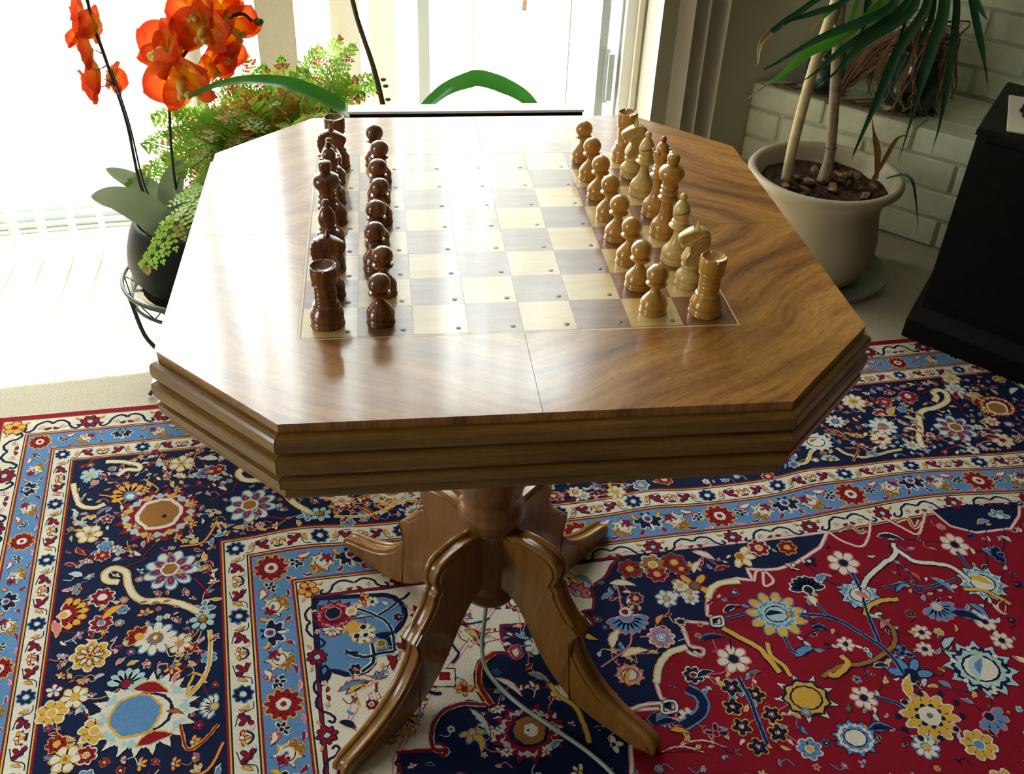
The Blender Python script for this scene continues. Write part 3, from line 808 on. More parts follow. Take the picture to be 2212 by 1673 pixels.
# woven design, surveyed on the rug in metres (kind, x, y, size, colours...)
RUG = {
 'zones': [
  ['zone',[[.635,.181],[.606,.146],[.552,.115],[.513,.103],[.486,.103],[.46,.108],[.461,.081],[.436,.088],[.401,.081],[.373,.048],[.362,.013],[.381,.006],[.375,-.009],[.363,-.005],[.315,.006],[.316,-.018],[.317,-.045],[.337,-.054],[.33,-.068],[.315,-.061],[.305,-.047],[.283,-.054],[.259,-.08],[.247,-.111],[.248,-.139],[.266,-.147],[.261,-.165],[.244,-.156],[.197,-.154],[.175,-.268],[-.138,-.357],[-.152,-.268],[-.151,-.204],[-.099,-.102],[.012,.052],[.095,.149],[.219,.158]],'n','c',.004],
  ['zone',[[-.276,.108],[.246,.153],[.23,.138],[.212,.11],[.183,.088],[.185,.064],[.178,.041],[.159,.039],[.171,.021],[.174,.007],[.147,.017],[.024,.021],[.023,.003],[.027,-.028],[.046,-.021],[.05,-.039],[.039,-.049],[.026,-.034],[.004,-.032],[-.017,-.047],[-.025,-.07],[-.025,-.097],[-.014,-.126],[-.04,-.118],[-.067,-.123],[-.089,-.138],[-.099,-.165],[-.097,-.183],[-.084,-.184],[-.074,-.194],[-.083,-.207],[-.095,-.195],[-.146,-.193],[-.144,-.213],[-.145,-.288],[-.237,-.279],[-.257,-.107]],'c','r',.004],
  ['zone',[[-.275,.104],[-.157,.102],[-.144,.095],[-.13,.076],[-.128,.056],[-.134,.038],[-.147,.022],[-.176,.019],[-.159,.015],[-.152,.006],[-.151,-.012],[-.178,-.017],[-.179,-.035],[-.189,-.047],[-.203,-.052],[-.222,-.051],[-.245,-.042],[-.249,-.055],[-.258,-.069],[-.265,-.009]],'b','n',.005],
  ['zone',[[.85,.207],[.867,.167],[.907,.15],[.977,.158],[1.011,.189],[1.033,.227],[.944,.22],[.876,.211]],'n','c',.003],['vine',[[.635,.181],[.65,.158],[.678,.14],[.7,.154],[.725,.195]],.003,'c','p'],
  ['vine',[[.751,.199],[.773,.175],[.796,.154],[.819,.177],[.839,.203]],.003,'c','p'],['vine',[[.654,.179],[.682,.188],[.691,.171],[.705,.175]],.004,'w','c'],
  ['vine',[[.77,.186],[.796,.19],[.798,.168],[.817,.182]],.004,'w','c'],
 ],
 'left': [
  ['vine',[[-.735,.472],[-.69,.48],[-.662,.463],[-.649,.44],[-.644,.402],[-.69,.405],[-.715,.42],[-.734,.45],[-.735,.474]],.006,'c','g'],['vine',[[-.677,.479],[-.652,.477],[-.626,.47],[-.613,.463],[-.613,.45],[-.635,.453],[-.649,.437]],.007,'c','g'],
  ['vine',[[-.723,.421],[-.712,.389],[-.696,.359],[-.671,.352],[-.655,.361]],.007,'c','g'],['leaf',-.643,.472,.011,'w','c',.35,0],['leaf',-.626,.466,.008,'w','c',.4,-.1],
  ['leaf',-.71,.398,.009,'w','c',.4,-1.4],['leaf',-.698,.373,.009,'w','c',.4,-1.2],['ros',-.698,.444,.017,'l','b','g',6],['ros',-.683,.449,.008,'c','n','b',5],
  ['ros',-.674,.436,.006,'r','c','r',5],['ros',-.701,.428,.007,'l','b','g',5],['leaf',-.649,.44,.014,'b','r',.3,.1],['leaf',-.654,.343,.014,'b','r',.3,-.8],
  ['spike',-.556,.324,.079,'r','l','g',16],['disc',-.555,.327,.041,'c','w',.82],['ros',-.552,.335,.019,'c','p','b',6],['disc',-.545,.32,.007,'b','n',.6],
  ['fan',-.617,.382,.032,'g','r','b',7,2.3],['disc',-.614,.377,.012,'b','c',.6],['fan',-.592,.298,.012,'g','r','l',4,0],['fan',-.618,.329,.012,'g','r','l',4,0],
  ['fan',-.593,.392,.012,'g','r','l',4,0],['fan',-.536,.388,.012,'g','r','l',4,0],['fan',-.503,.349,.012,'g','r','l',4,0],['fan',-.496,.296,.012,'g','r','l',4,0],
  ['fan',-.518,.264,.011,'g','r','l',4,0],['fan',-.564,.268,.011,'g','r','l',4,0],['ros',-.536,.463,.022,'c','g','g',6],['disc',-.536,.463,.008,'g','w',.4],
  ['ros',-.493,.431,.013,'b','c','r',6],['ros',-.478,.436,.016,'r','c','g',6],['leaf',-.466,.407,.012,'c','r',.35,-1.2],['ros',-.666,.285,.021,'c','g','g',6],
  ['disc',-.666,.285,.008,'g','w',.4],['ros',-.632,.252,.014,'b','c','b',6],['ros',-.633,.231,.013,'r','c','g',6],['fan',-.615,.24,.015,'l','r','c',6,.5],
  ['ros',-.415,.324,.043,'c','b','w',9],['petals',-.415,.324,.035,'r','b','w',8],['disc',-.415,.324,.016,'c','w',.75],['disc',-.409,.311,.006,'b','g',.5],
  ['ros',-.514,.187,.044,'c','b','w',9],['petals',-.514,.187,.035,'r','b','w',8],['disc',-.516,.19,.016,'c','w',.75],['disc',-.5,.183,.006,'g','b',.5],['vine',[[-.594,.167],[-.614,.172],[-.62,.189],[-.607,.199],[-.587,.188],[-.578,.16],[-.563,.134],[-.543,.121],[-.518,.121],[-.488,.111],[-.456,.092]],.009,'c','g'],
  ['leaf',-.546,.118,.008,'w','c',.45,-.2],['leaf',-.527,.115,.008,'w','c',.45,-.2],['leaf',-.509,.118,.008,'w','c',.45,-.2],['leaf',-.488,.106,.008,'w','c',.45,-.2],
  ['vine',[[-.431,.405],[-.451,.418],[-.449,.434],[-.427,.426],[-.404,.393],[-.374,.375],[-.352,.355],[-.326,.293]],.009,'c','g'],['leaf',-.386,.382,.009,'w','c',.45,-.6],
  ['leaf',-.365,.362,.009,'w','c',.45,-.6],['leaf',-.347,.336,.009,'w','c',.45,-.6],['ros',-.614,.136,.019,'r','c','c',8],['ros',-.605,.082,.018,'r','c','b',8],
  ['leaf',-.59,.103,.021,'g','r',.35,-.8],['ros',-.577,.107,.01,'b','c','b',6],['fan',-.664,.105,.035,'g','r','c',7,.2],['fan',-.667,.103,.025,'r','c','g',6,.2],
  ['leaf',-.674,.074,.017,'p','g',.4,1.2],['ros',-.516,.043,.032,'c','b','w',10],['fan',-.541,.049,.021,'r','g','g',5,2.6],['disc',-.516,.045,.01,'w','c',.4],
  ['ros',-.477,.03,.018,'c','g','p',7],['ros',-.458,.02,.012,'r','c','g',5],['ros',-.608,.018,.029,'g','c','g',8],['petals',-.608,.018,.02,'c','w','g',8],
  ['disc',-.608,.018,.006,'g','r',.5],['fan',-.45,.098,.018,'b','c','b',3,1.5],['ros',-.448,.075,.021,'l','n','w',7],['disc',-.449,.08,.006,'w','g',.5],['ros',-.429,-.001,.012,'b','l','r',6],
  ['vine',[[-.435,.053],[-.429,.017],[-.428,-.021],[-.436,-.05],[-.452,-.072]],.004,'g','c'],['vine',[[-.431,.03],[-.423,.039]],.003,'r',0],['fan',-.482,-.014,.014,'g','r','b',4,-1],
  ['leaf',-.471,-.034,.013,'p','c',.3,-1.2],['spike',-.509,-.094,.08,'c','l','c',20],['disc',-.521,-.097,.038,'g','b',.9],['ros',-.534,-.095,.016,'c','g','b',6],
  ['leaf',-.506,-.055,.026,'r','g',.4,.2],['leaf',-.486,-.141,.025,'r','g',.4,-.3],['fan',-.544,-.04,.03,'l','n','r',7,1.6],['leaf',-.5,-.104,.008,'w','g',.4,.3],
  ['leaf',-.465,-.098,.013,'w','r',.3,.3],['fan',-.41,-.092,.021,'c','b','g',8,3],['vine',[[-.455,-.118],[-.44,-.16],[-.42,-.151],[-.401,-.123]],.003,'r','g'],
  ['vine',[[-.448,-.032],[-.453,-.064],[-.43,-.042],[-.449,-.028]],.004,'g',0],['fan',-.561,.43,.011,'r','c','g',4,0],['leaf',-.702,.336,.01,'l','c',.45,1.3],
  ['fan',-.687,.312,.01,'l','c','g',4,1.8],['leaf',-.576,.232,.01,'c','r',.45,3.9],['fan',-.481,.137,.009,'r','c','g',4,3.6],['leaf',-.682,.212,.01,'r','c',.45,6.5],
  ['fan',-.645,.186,.009,'b','c','g',4,5.4],['leaf',-.673,.159,.009,'p','c',.45,9.1],['fan',-.49,.076,.009,'r','c','g',4,7.2],['leaf',-.559,.003,.009,'p','c',.45,11.7],
  ['fan',-.644,.004,.009,'r','c','g',4,9],['leaf',-.581,.47,.011,'l','c',.45,14.3],['fan',-.431,.268,.01,'g','c','g',4,10.8],['leaf',-.461,.216,.01,'g','c',.45,16.9],
  ['fan',-.405,.261,.01,'c','r','g',4,12.6],['leaf',-.453,.195,.01,'r','c',.45,19.5],['fan',-.44,.153,.01,'c','r','g',4,14.4],['leaf',-.432,.118,.009,'g','c',.45,22.1],
  ['fan',-.518,-.005,.009,'r','c','g',4,16.2],['leaf',-.541,-.003,.009,'g','c',.45,24.7],['fan',-.427,.039,.009,'r','c','g',4,18],['leaf',-.369,.32,.01,'r','c',.45,27.3],
  ['fan',-.361,.268,.01,'r','c','g',4,19.8],['leaf',-.453,.248,.01,'b','c',.45,29.9],['fan',-.482,.251,.01,'g','c','g',4,21.6],['leaf',-.617,.06,.009,'r','c',.45,32.5],
  ['fan',-.717,.348,.01,'b','c','g',4,23.4],['leaf',-.714,.314,.01,'r','c',.45,35.1],['fan',-.511,.501,.011,'r','c','g',4,25.2],['leaf',-.59,.501,.011,'r','c',.45,37.7],
  ['vine',[[-.547,.256],[-.564,.225],[-.562,.215],[-.589,.201]],.002,'r',0],['vine',[[-.689,.15],[-.681,.179],[-.693,.2]],.002,'g',0],['vine',[[-.507,.242],[-.47,.249],[-.453,.292]],.003,'g','r'],
  ['vine',[[-.474,.166],[-.457,.145],[-.444,.124]],.003,'r',0],['vine',[[-.67,.386],[-.645,.378],[-.626,.359]],.003,'g',0],['vine',[[-.598,.423],[-.569,.396],[-.571,.384]],.003,'g',0],
  ['vine',[[-.712,.264],[-.685,.225],[-.646,.232]],.003,'g','r'],['vine',[[-.678,.01],[-.657,-.025],[-.642,-.062]],.004,'g',0],['ros',-.682,-.051,.019,'r','c','g',7],
  ['ros',-.64,-.082,.022,'g','c','g',7],['ros',-.656,-.118,.019,'c','b','g',7],['ros',-.614,-.057,.019,'c','g','g',7],['ros',-.621,-.135,.015,'r','g','g',7],
  ['ros',-.573,-.118,.022,'g','c','g',7],['ros',-.577,-.157,.015,'r','c','g',7],['ros',-.674,-.028,.013,'b','c','g',6],
 ],
 'far': [
  ['fan',.95,.653,.043,'c','g','g',7,-1.6],['fan',.948,.649,.038,'r','g','g',6,-1.6],['disc',.953,.659,.011,'g','w',.5],['leaf',.912,.643,.028,'w','r',.3,.25],
  ['ros',.964,.568,.02,'r','p','c',10],['disc',.964,.57,.007,'c','b',.4],['ros',.904,.554,.015,'r','p','g',7],['leaf',.908,.519,.018,'g','c',.4,-.9],['ros',.931,.525,.011,'b','l','b',6],
  ['ros',.837,.559,.025,'c','g','w',9],['disc',.837,.559,.007,'g','w',.5],['vine',[[1.013,.546],[1.027,.565],[1.025,.578],[1.042,.586],[1.053,.572],[1.04,.545],[1.002,.524],[.974,.518],[.953,.493],[.941,.457],[.925,.429],[.917,.391]],.009,'c','g'],
  ['leaf',.94,.487,.011,'w','c',.4,1.2],['leaf',.959,.5,.011,'w','c',.4,1.2],['leaf',.932,.44,.01,'w','c',.4,1.2],['leaf',.938,.461,.011,'w','c',.4,1.2],
  ['leaf',.935,.491,.014,'c','g',.3,.6],['leaf',.92,.455,.014,'c','g',.3,.4],['ros',1.015,.453,.043,'c','b','w',9],['petals',1.015,.453,.035,'r','b','w',8],
  ['disc',1.017,.457,.016,'c','w',.75],['disc',1.004,.431,.006,'g','b',.5],['ros',.865,.47,.03,'c','b','w',10],['fan',.88,.51,.019,'r','c','g',5,1.4],['leaf',.861,.461,.014,'w','c',.35,0],
  ['ros',.844,.428,.021,'c','g','r',8],['ros',.772,.495,.022,'c','n','b',10],['leaf',.755,.453,.021,'r','g',.4,.6],['leaf',.754,.457,.009,'b','n',.4,.4],
  ['spike',.706,.428,.038,'c','l','c',14],['leaf',.703,.432,.011,'w','c',.4,-.5],['fan',.797,.439,.015,'g','r','b',5,1.3],['leaf',.784,.419,.009,'p','c',.3,-1.2],
  ['ros',.637,.357,.011,'b','c','r',6],['ros',.806,.378,.011,'b','c','r',6],['vine',[[.816,.373],[.839,.38],[.873,.388]],.004,'g','c'],['vine',[[.645,.355],[.665,.36],[.688,.399]],.004,'g','c'],
  ['vine',[[.741,.405],[.755,.383],[.781,.368],[.806,.372]],.004,'g','c'],['vine',[[.758,.356],[.783,.395],[.759,.403]],.003,'r','g'],['ros',.899,.4,.016,'c','b','g',7],
  ['fan',.919,.381,.011,'b','l','b',3,0],['fan',.715,.363,.02,'l','n','g',8,1.5],['leaf',.965,.423,.011,'r','p',.4,-.9],['ros',1.095,.409,.022,'c','g','r',8],
  ['leaf',1.078,.418,.019,'r','c',.4,.2],['ros',1.017,.38,.013,'c','b','r',6],['ros',1.044,.385,.008,'l','p','b',5],['ros',1.08,.586,.022,'c','b','l',8],
  ['ros',1.09,.626,.02,'c','g','g',7],['leaf',1.075,.566,.015,'r','p',.4,-1.1],['ros',1.115,.535,.019,'r','g','g',6],['ros',1.113,.559,.015,'g','c','l',6],
  ['spike',1.143,.521,.046,'r','g','c',14],['disc',1.139,.514,.023,'c','w',.8],['ros',1.104,.471,.017,'c','r','g',7],['ros',1.109,.508,.011,'g','r','g',6],
  ['fan',.81,.47,.008,'r','p','g',4,0],['leaf',.881,.564,.009,'r','p',.45,1.3],['fan',1.004,.591,.009,'g','r','g',4,1.8],['leaf',1.01,.632,.009,'g','r',.45,3.9],
  ['fan',1.039,.617,.009,'c','r','g',4,3.6],['leaf',1.045,.525,.009,'g','r',.45,6.5],['fan',1.075,.53,.009,'o','r','g',4,5.4],['leaf',1.084,.476,.009,'g','r',.45,9.1],
  ['fan',.899,.435,.008,'r','p','g',4,7.2],['leaf',.983,.373,.008,'c','r',.45,11.7],['fan',.958,.374,.008,'r','p','g',4,9],['leaf',1.082,.454,.009,'l','r',.45,14.3],
  ['fan',.878,.588,.009,'c','r','g',4,10.8],['leaf',.817,.499,.009,'g','r',.45,16.9],['fan',1.043,.609,.009,'r','p','g',4,12.6],['leaf',.893,.411,.008,'c','r',.45,19.5],
  ['fan',.771,.434,.008,'o','r','g',4,14.4],['vine',[[.978,.569],[1.008,.579],[1.031,.585]],.002,'r',0],['vine',[[.806,.428],[.828,.422],[.855,.431]],.002,'r',0],
  ['vine',[[1.054,.563],[1.061,.527],[1.054,.509]],.002,'r',0],['vine',[[.963,.384],[.99,.396],[.985,.414]],.003,'r',0],['vine',[[1.039,.417],[1.066,.422],[1.086,.424]],.003,'r',0],
  ['ros',.522,.286,.029,'c','g','g',8],['ros',.488,.307,.023,'b','c','g',8],['ros',.426,.269,.023,'c','g','g',8],['ros',.575,.335,.013,'r','c','g',8],['ros',.392,.284,.021,'r','g','g',8],
  
 ],
 'mid': [
  ['ros',-.254,.351,.02,'g','r','r',7],['ros',-.223,.272,.013,'b','c','r',7],['fan',-.147,.266,.026,'c','b','r',7,1.5],['fan',-.149,.328,.03,'g','c','w',7,1.5],
  ['ros',-.237,.325,.016,'r','g','c',7],['vine',[[-.22,.272],[-.201,.271],[-.181,.302],[-.168,.324]],.004,'g','c'],['vine',[[-.207,.318],[-.169,.282],[-.194,.317]],.003,'r','g'],
  ['ros',.196,.325,.015,'c','r','g',7],['ros',.211,.314,.012,'c','b','g',7],['ros',.273,.314,.017,'c','g','g',7],['ros',.154,.318,.012,'r','c','g',7],['ros',.324,.325,.015,'b','c','g',7],
  ['vine',[[.264,.34],[.267,.319]],.006,'g',0],
 ],
 'field': [
  ['spike',-.241,.066,.035,'r','p','r',12],['disc',-.243,.07,.014,'p','n',.85],['disc',-.214,.072,.01,'c','g',.5],['fan',-.243,.039,.016,'c','r','l',6,-1.6],
  ['ros',-.265,.09,.012,'c','r','g',6],['fan',-.197,.097,.013,'g','r','r',4,.2],['ros',-.181,.089,.01,'c','l','n',6],['ros',-.256,.007,.01,'c','l','n',6],
  ['fan',-.266,.017,.009,'g','r','r',4,-1.2],['ros',-.257,-.014,.008,'c','l','c',6],['disc',-.21,.038,.013,'g','g',.5],['ros',-.196,.025,.02,'c','g','c',9],
  ['disc',-.195,.037,.007,'c','n',.7],['disc',-.205,.02,.007,'c','n',.7],['disc',-.191,.021,.006,'c','n',.7],['sq',-.167,.002,.008,'g','o',.7],['ros',-.139,.053,.009,'n','l','g',6],
  ['disc',-.138,.053,.004,'r','g',.5],['ros',-.207,-.044,.011,'n','l','g',6],['disc',-.205,-.045,.004,'r','g',.5],['vine',[[-.205,.076],[-.188,.068],[-.171,.056],[-.158,.044],[-.15,.027],[-.148,.01],[-.146,-.014]],.004,'n','l'],
  ['vine',[[-.171,.06],[-.154,.071],[-.141,.083]],.004,'n','l'],['vine',[[-.213,.055],[-.194,.057],[-.181,.058]],.003,'n','l'],['vine',[[-.244,.029],[-.238,.01],[-.227,-.003]],.004,'n','l'],
  ['vine',[[-.229,.036],[-.223,.017],[-.222,-.005],[-.227,-.025],[-.237,-.041],[-.249,-.055],[-.258,-.067]],.005,'n','l'],['vine',[[-.222,-.007],[-.21,-.016],[-.191,-.022],[-.172,-.018],[-.147,-.015]],.005,'n','l'],
  ['vine',[[-.181,.003],[-.179,-.017],[-.181,-.035],[-.197,-.049]],.005,'n','c'],['vine',[[-.222,-.011],[-.203,-.013]],.006,'n',0],['vine',[[-.261,-.029],[-.249,-.04],[-.24,-.045]],.004,'n','l'],
  ['vine',[[-.157,.102],[-.141,.092],[-.128,.065],[-.132,.04],[-.147,.022],[-.176,.019]],.005,'n',0],['vine',[[-.12,.104],[-.131,.091],[-.144,.09]],.004,'n',0],
  ['leaf',-.153,-.033,.013,'r','n',.45,1.1],['leaf',-.145,-.036,.015,'r','n',.3,-1.3],['leaf',-.139,-.007,.01,'r','n',.4,.8],['leaf',-.209,-.075,.023,'b','r',.22,-.35],
  ['leaf',-.204,-.08,.018,'g','n',.28,-.5],['fan',-.171,-.062,.012,'b','r','b',4,1.5],['vine',[[-.176,-.086],[-.175,-.071]],.004,'r',0],['ros',-.178,-.095,.009,'c','r','c',6],
  ['ros',-.182,-.109,.009,'r','n','l',8],['disc',-.183,-.109,.004,'c','n',.5],['spike',-.228,-.112,.025,'b','n','g',11],['leaf',-.23,-.106,.019,'g','c',.22,-.2],
  ['leaf',-.234,-.12,.018,'g','r',.22,-.5],['fan',-.248,-.088,.011,'r','n','r',4,1.2],['leaf',-.242,-.144,.011,'l','n',.35,1.4],['leaf',-.236,-.142,.01,'r','c',.2,1.4],
  ['leaf',-.217,-.142,.013,'n','n',.4,.5],['leaf',-.231,-.172,.013,'n','l',.4,-1],['leaf',-.112,.063,.012,'r','r',.4,1.4],['leaf',-.111,.051,.01,'r','r',.4,.3],
  ['leaf',-.126,-.142,.012,'n','n',.5,.8],['leaf',-.122,-.144,.011,'g','b',.35,.9],['leaf',-.133,-.164,.012,'g','b',.5,.1],['leaf',-.107,-.09,.012,'n','l',.3,.8],
  ['sq',-.074,-.071,.019,'n','c',.93],['sq',-.072,-.069,.01,'n','r',.85],['fan',-.087,-.064,.008,'g','o','g',4,2.2],['fan',-.078,-.03,.014,'c','n','l',4,1.5],
  ['fan',-.044,-.094,.014,'g','r','r',3,1.5],['fan',-.045,-.096,.012,'g','r','r',3,-1.5],['leaf',-.024,.007,.014,'g','n',.4,.8],['leaf',-.002,.007,.013,'g','n',.35,-.7],
  ['leaf',-.014,-.014,.013,'g','n',.4,1.3],['fan',-.03,.043,.01,'b','r','l',4,1.2],['leaf',-.048,.03,.01,'r','g',.4,.3],['fan',-.028,.078,.01,'n','l','n',5,-1.2],
  ['vine',[[-.042,.028],[-.011,.031],[.007,.038]],.003,'n',0],['vine',[[-.063,0],[-.051,-.021],[-.049,-.033],[-.06,-.046]],.004,'n',0],['vine',[[-.098,-.093],[-.089,-.099],[-.079,-.1]],.006,'n',0],
  ['spike',.053,.068,.021,'r','g','c',9],['ros',.054,.075,.018,'r','g','c',8],['fan',.157,.078,.023,'p','r','l',5,1],['leaf',.14,.084,.018,'p','r',.5,.4],
  ['leaf',.174,.105,.018,'b','g',.35,.8],['leaf',.148,.116,.014,'g','r',.5,.4],['spike',.042,-.178,.056,'r','l','r',14],['disc',.044,-.175,.028,'n','w',.85],
  ['disc',.046,-.175,.018,'c','c',.6],['disc',.042,-.175,.004,'n','n',.5],['fan',.002,-.131,.012,'c','r','l',5,960],['fan',.007,-.204,.012,'c','r','l',5,1010],
  ['fan',.082,-.17,.012,'c','r','l',5,1280],['fan',.065,-.213,.012,'c','r','l',5,1240],['fan',-.002,-.168,.012,'c','r','l',5,960],['fan',-.039,-.17,.019,'g','b','g',4,-1.5],
  ['leaf',-.027,-.156,.029,'l','r',.18,1.1],['leaf',-.03,-.189,.015,'g','b',.35,1.5],['leaf',.08,-.202,.012,'b','c',.4,-.6],['leaf',.022,-.098,.025,'c','p',.2,.8],
  ['leaf',.07,-.085,.017,'b','g',.3,.6],['vine',[[-.014,-.126],[-.051,-.121],[-.081,-.133],[-.096,-.159],[-.096,-.192],[-.077,-.196],[-.083,-.204]],.006,'r','l'],
  ['vine',[[.007,-.032],[-.015,-.051],[-.021,-.09],[-.006,-.127]],.007,'r','g'],['vine',[[.048,-.021],[.033,-.027],[.039,-.045],[.05,-.039],[.046,-.021]],.003,'r','p'],
  ['vine',[[.085,-.097],[.095,-.12],[.117,-.142],[.124,-.173],[.127,-.204]],.006,'g','o'],['ros',.099,-.114,.014,'c','g','c',6],['ros',.073,-.024,.017,'c','b','c',6],
  ['fan',.053,-.004,.01,'b','l','b',3,1],['vine',[[-.146,-.193],[-.098,-.194]],.004,'r',0],['fan',.229,.02,.035,'b','p','b',9,-1.5],['fan',.229,.022,.024,'c','n','b',7,-1.5],
  ['disc',.229,.031,.01,'c','r',.6],['vine',[[.224,.038],[.227,.07],[.227,.089]],.003,'p',0],['leaf',.238,.09,.021,'c','g',.3,.2],['leaf',.208,.067,.013,'b','g',.4,-.5],
  ['ros',.276,-.025,.021,'p','c','b',9],['ros',.276,-.025,.014,'b','c','c',6],['spike',.21,-.092,.025,'p','g','c',9],['leaf',.209,-.096,.018,'g','r',.25,-1.2],
  ['leaf',.203,-.021,.02,'c','g',.35,-1.1],['leaf',.227,-.053,.022,'c','g',.3,-.2],['vine',[[.169,-.074],[.194,-.058],[.222,-.036],[.232,-.007]],.003,'p',0],
  ['vine',[[.242,-.021],[.259,-.022]],.003,'p',0],['leaf',.283,.011,.012,'g','w',.35,-.9],['fan',.359,.077,.031,'g','r','o',3,.8],['ros',.257,.125,.021,'r','o','g',7],
  ['ros',.299,.131,.023,'w','c','g',7],['ros',.337,.133,.022,'r','o','g',7],['ros',.301,.109,.018,'r','p','g',7],['ros',.346,.117,.015,'r','o','g',7],['ros',.304,.054,.018,'c','b','g',7],
  ['ros',.345,.065,.017,'c','b','g',7],['ros',.334,.08,.013,'c','g','g',7],['ros',.253,.059,.013,'r','l','g',7],['ros',.345,.051,.014,'c','b','g',7],['ros',.547,.151,.017,'r','g','g',7],
  ['ros',.561,.174,.011,'b','c','g',7],['ros',.496,.155,.019,'r','c','g',7],['fan',.456,.138,.027,'c','g','w',4,-.6],['leaf',.393,.143,.021,'c','p',.3,.6],
  ['leaf',.375,.12,.017,'c','p',.3,-.9],['leaf',.417,.111,.015,'r','p',.35,-.3],['vine',[[.357,.152],[.387,.124],[.391,.084]],.002,'r',0],['vine',[[.419,.131],[.458,.159],[.507,.165]],.002,'r',0],
  ['vine',[[.373,.048],[.387,.07],[.408,.08],[.438,.08]],.008,'c','g'],['vine',[[.248,-.111],[.259,-.08],[.282,-.056],[.312,-.048]],.008,'c','g'],['vine',[[.634,.178],[.606,.146],[.555,.115],[.509,.103]],.008,'c','g'],
  ['vine',[[.463,.078],[.475,.102],[.491,.095],[.496,.075],[.477,.067],[.486,.101]],.003,'c','p'],['vine',[[.366,.005],[.384,.008],[.382,-.009],[.366,-.01],[.366,.005]],.004,'c','n'],
  ['vine',[[.318,-.049],[.337,-.054],[.331,-.066],[.32,-.057]],.003,'c','p'],['vine',[[.247,-.145],[.266,-.145],[.265,-.162],[.245,-.164],[.248,-.145]],.004,'c','n'],
  ['vine',[[.197,-.154],[.224,-.147],[.246,-.147]],.004,'c','p'],['vine',[[.857,.187],[.874,.164],[.911,.15],[.971,.153]],.006,'c','w'],['ros',.931,.195,.02,'r','p','c',7],
  ['fan',.972,.186,.018,'b','c','c',4,1.4],['ros',.886,.205,.014,'g','b','g',6],['vine',[[.518,.001],[.565,-.01],[.596,-.039],[.624,-.076],[.633,-.102],[.636,-.127]],.004,'n','b'],
  ['vine',[[.547,.052],[.556,.005],[.572,-.019]],.003,'n','b'],['vine',[[.385,.002],[.427,.011]],.003,'n','b'],['vine',[[.639,.083],[.638,.044],[.63,-.002],[.626,-.037],[.624,-.067]],.004,'n','b'],
  ['vine',[[.68,.045],[.721,.051],[.75,.039],[.818,.053]],.003,'n','b'],['vine',[[.847,.111],[.85,.07]],.003,'n','b'],['vine',[[.572,-.164],[.599,-.178],[.611,-.19]],.003,'n','b'],
  ['vine',[[.375,-.111],[.381,-.146],[.382,-.195],[.383,-.23]],.004,'n','b'],['vine',[[.474,-.041],[.476,-.067],[.483,-.076]],.003,'n','b'],['vine',[[.386,-.038],[.381,-.058]],.003,'n',0],
  ['vine',[[.38,-.015],[.404,-.039],[.426,-.06],[.435,-.084],[.444,-.109]],.009,'g','n'],['vine',[[.443,-.051],[.441,-.076],[.454,-.098],[.458,-.118]],.007,'g','n'],
  ['vine',[[.507,-.123],[.544,-.106],[.58,-.105],[.617,-.092],[.648,-.07],[.657,-.04],[.645,-.019]],.007,'w','n'],['vine',[[.552,-.086],[.556,-.103],[.531,-.121],[.518,-.12]],.009,'g','n'],
  ['vine',[[.644,.048],[.664,.071],[.703,.097],[.734,.115],[.741,.14]],.008,'c','n'],['vine',[[.742,.124],[.761,.097],[.793,.089],[.822,.077],[.837,.046]],.008,'c','n'],
  ['vine',[[.623,-.01],[.637,.007],[.664,.018],[.694,.018]],.008,'g','n'],['vine',[[.817,.029],[.846,.026],[.865,.01],[.88,-.01]],.007,'g','n'],['ros',.476,.005,.048,'g','b','b',11],
  ['spike',.477,.005,.039,'l','b','l',12],['leaf',.474,.005,.017,'n','l',.35,0],['disc',.498,.003,.006,'w','g',.5],['fan',.549,.052,.031,'n','c','n',8,1.6],
  ['leaf',.546,.028,.012,'c','g',.6,1.4],['ros',.633,.106,.027,'c','p','n',7],['disc',.633,.106,.008,'n','n',.5],['ros',.852,.126,.024,'c','p','n',7],['disc',.852,.126,.007,'n','n',.5],
  ['ros',.379,-.077,.026,'c','p','n',7],['disc',.379,-.077,.008,'n','n',.5],['ros',.556,-.166,.02,'c','p','n',7],['disc',.556,-.166,.006,'n','n',.5],['ros',.702,-.053,.015,'c','p','n',7],
  ['disc',.702,-.053,.004,'n','n',.5],['ros',.692,-.086,.014,'c','p','n',7],['disc',.692,-.086,.004,'n','n',.5],['ros',.818,-.041,.017,'c','p','n',7],['disc',.818,-.041,.005,'n','n',.5],
  ['ros',.826,-.081,.017,'c','p','n',7],['disc',.826,-.081,.005,'n','n',.5],['ros',.568,-.065,.014,'c','p','n',7],['disc',.568,-.065,.004,'n','n',.5],['ros',.281,-.174,.015,'c','p','n',7],
  ['disc',.281,-.174,.004,'n','n',.5],['spike',.633,.033,.036,'l','b','c',10],['leaf',.636,.03,.015,'p','c',.5,.8],['spike',.857,.04,.043,'l','b','c',11],
  ['leaf',.856,.044,.021,'g','c',.4,.6],['fan',.752,-.003,.031,'b','p','l',8,-1.3],['star',.468,-.158,.049,'c','n','g',9],['star',.469,-.156,.034,'n','n','g',8],
  ['ros',.47,-.154,.015,'n','n','r',6],['disc',.459,-.183,.008,'b','g',.5],['leaf',.497,-.075,.02,'b','n',.4,-.4],['leaf',.357,-.035,.021,'n','b',.25,-.1],
  ['leaf',.406,.022,.016,'n','c',.35,-.4],['leaf',.539,-.03,.013,'n','b',.4,.3],['ros',.308,-.101,.016,'n','c','r',7],['leaf',.327,-.102,.015,'n','c',.4,-.3],
  ['leaf',.404,-.107,.011,'o','b',.3,-.1],['vine',[[.291,-.125],[.307,-.139],[.308,-.158],[.294,-.175],[.268,-.188]],.013,'n','b'],['leaf',.262,-.198,.015,'g','r',.35,.3],
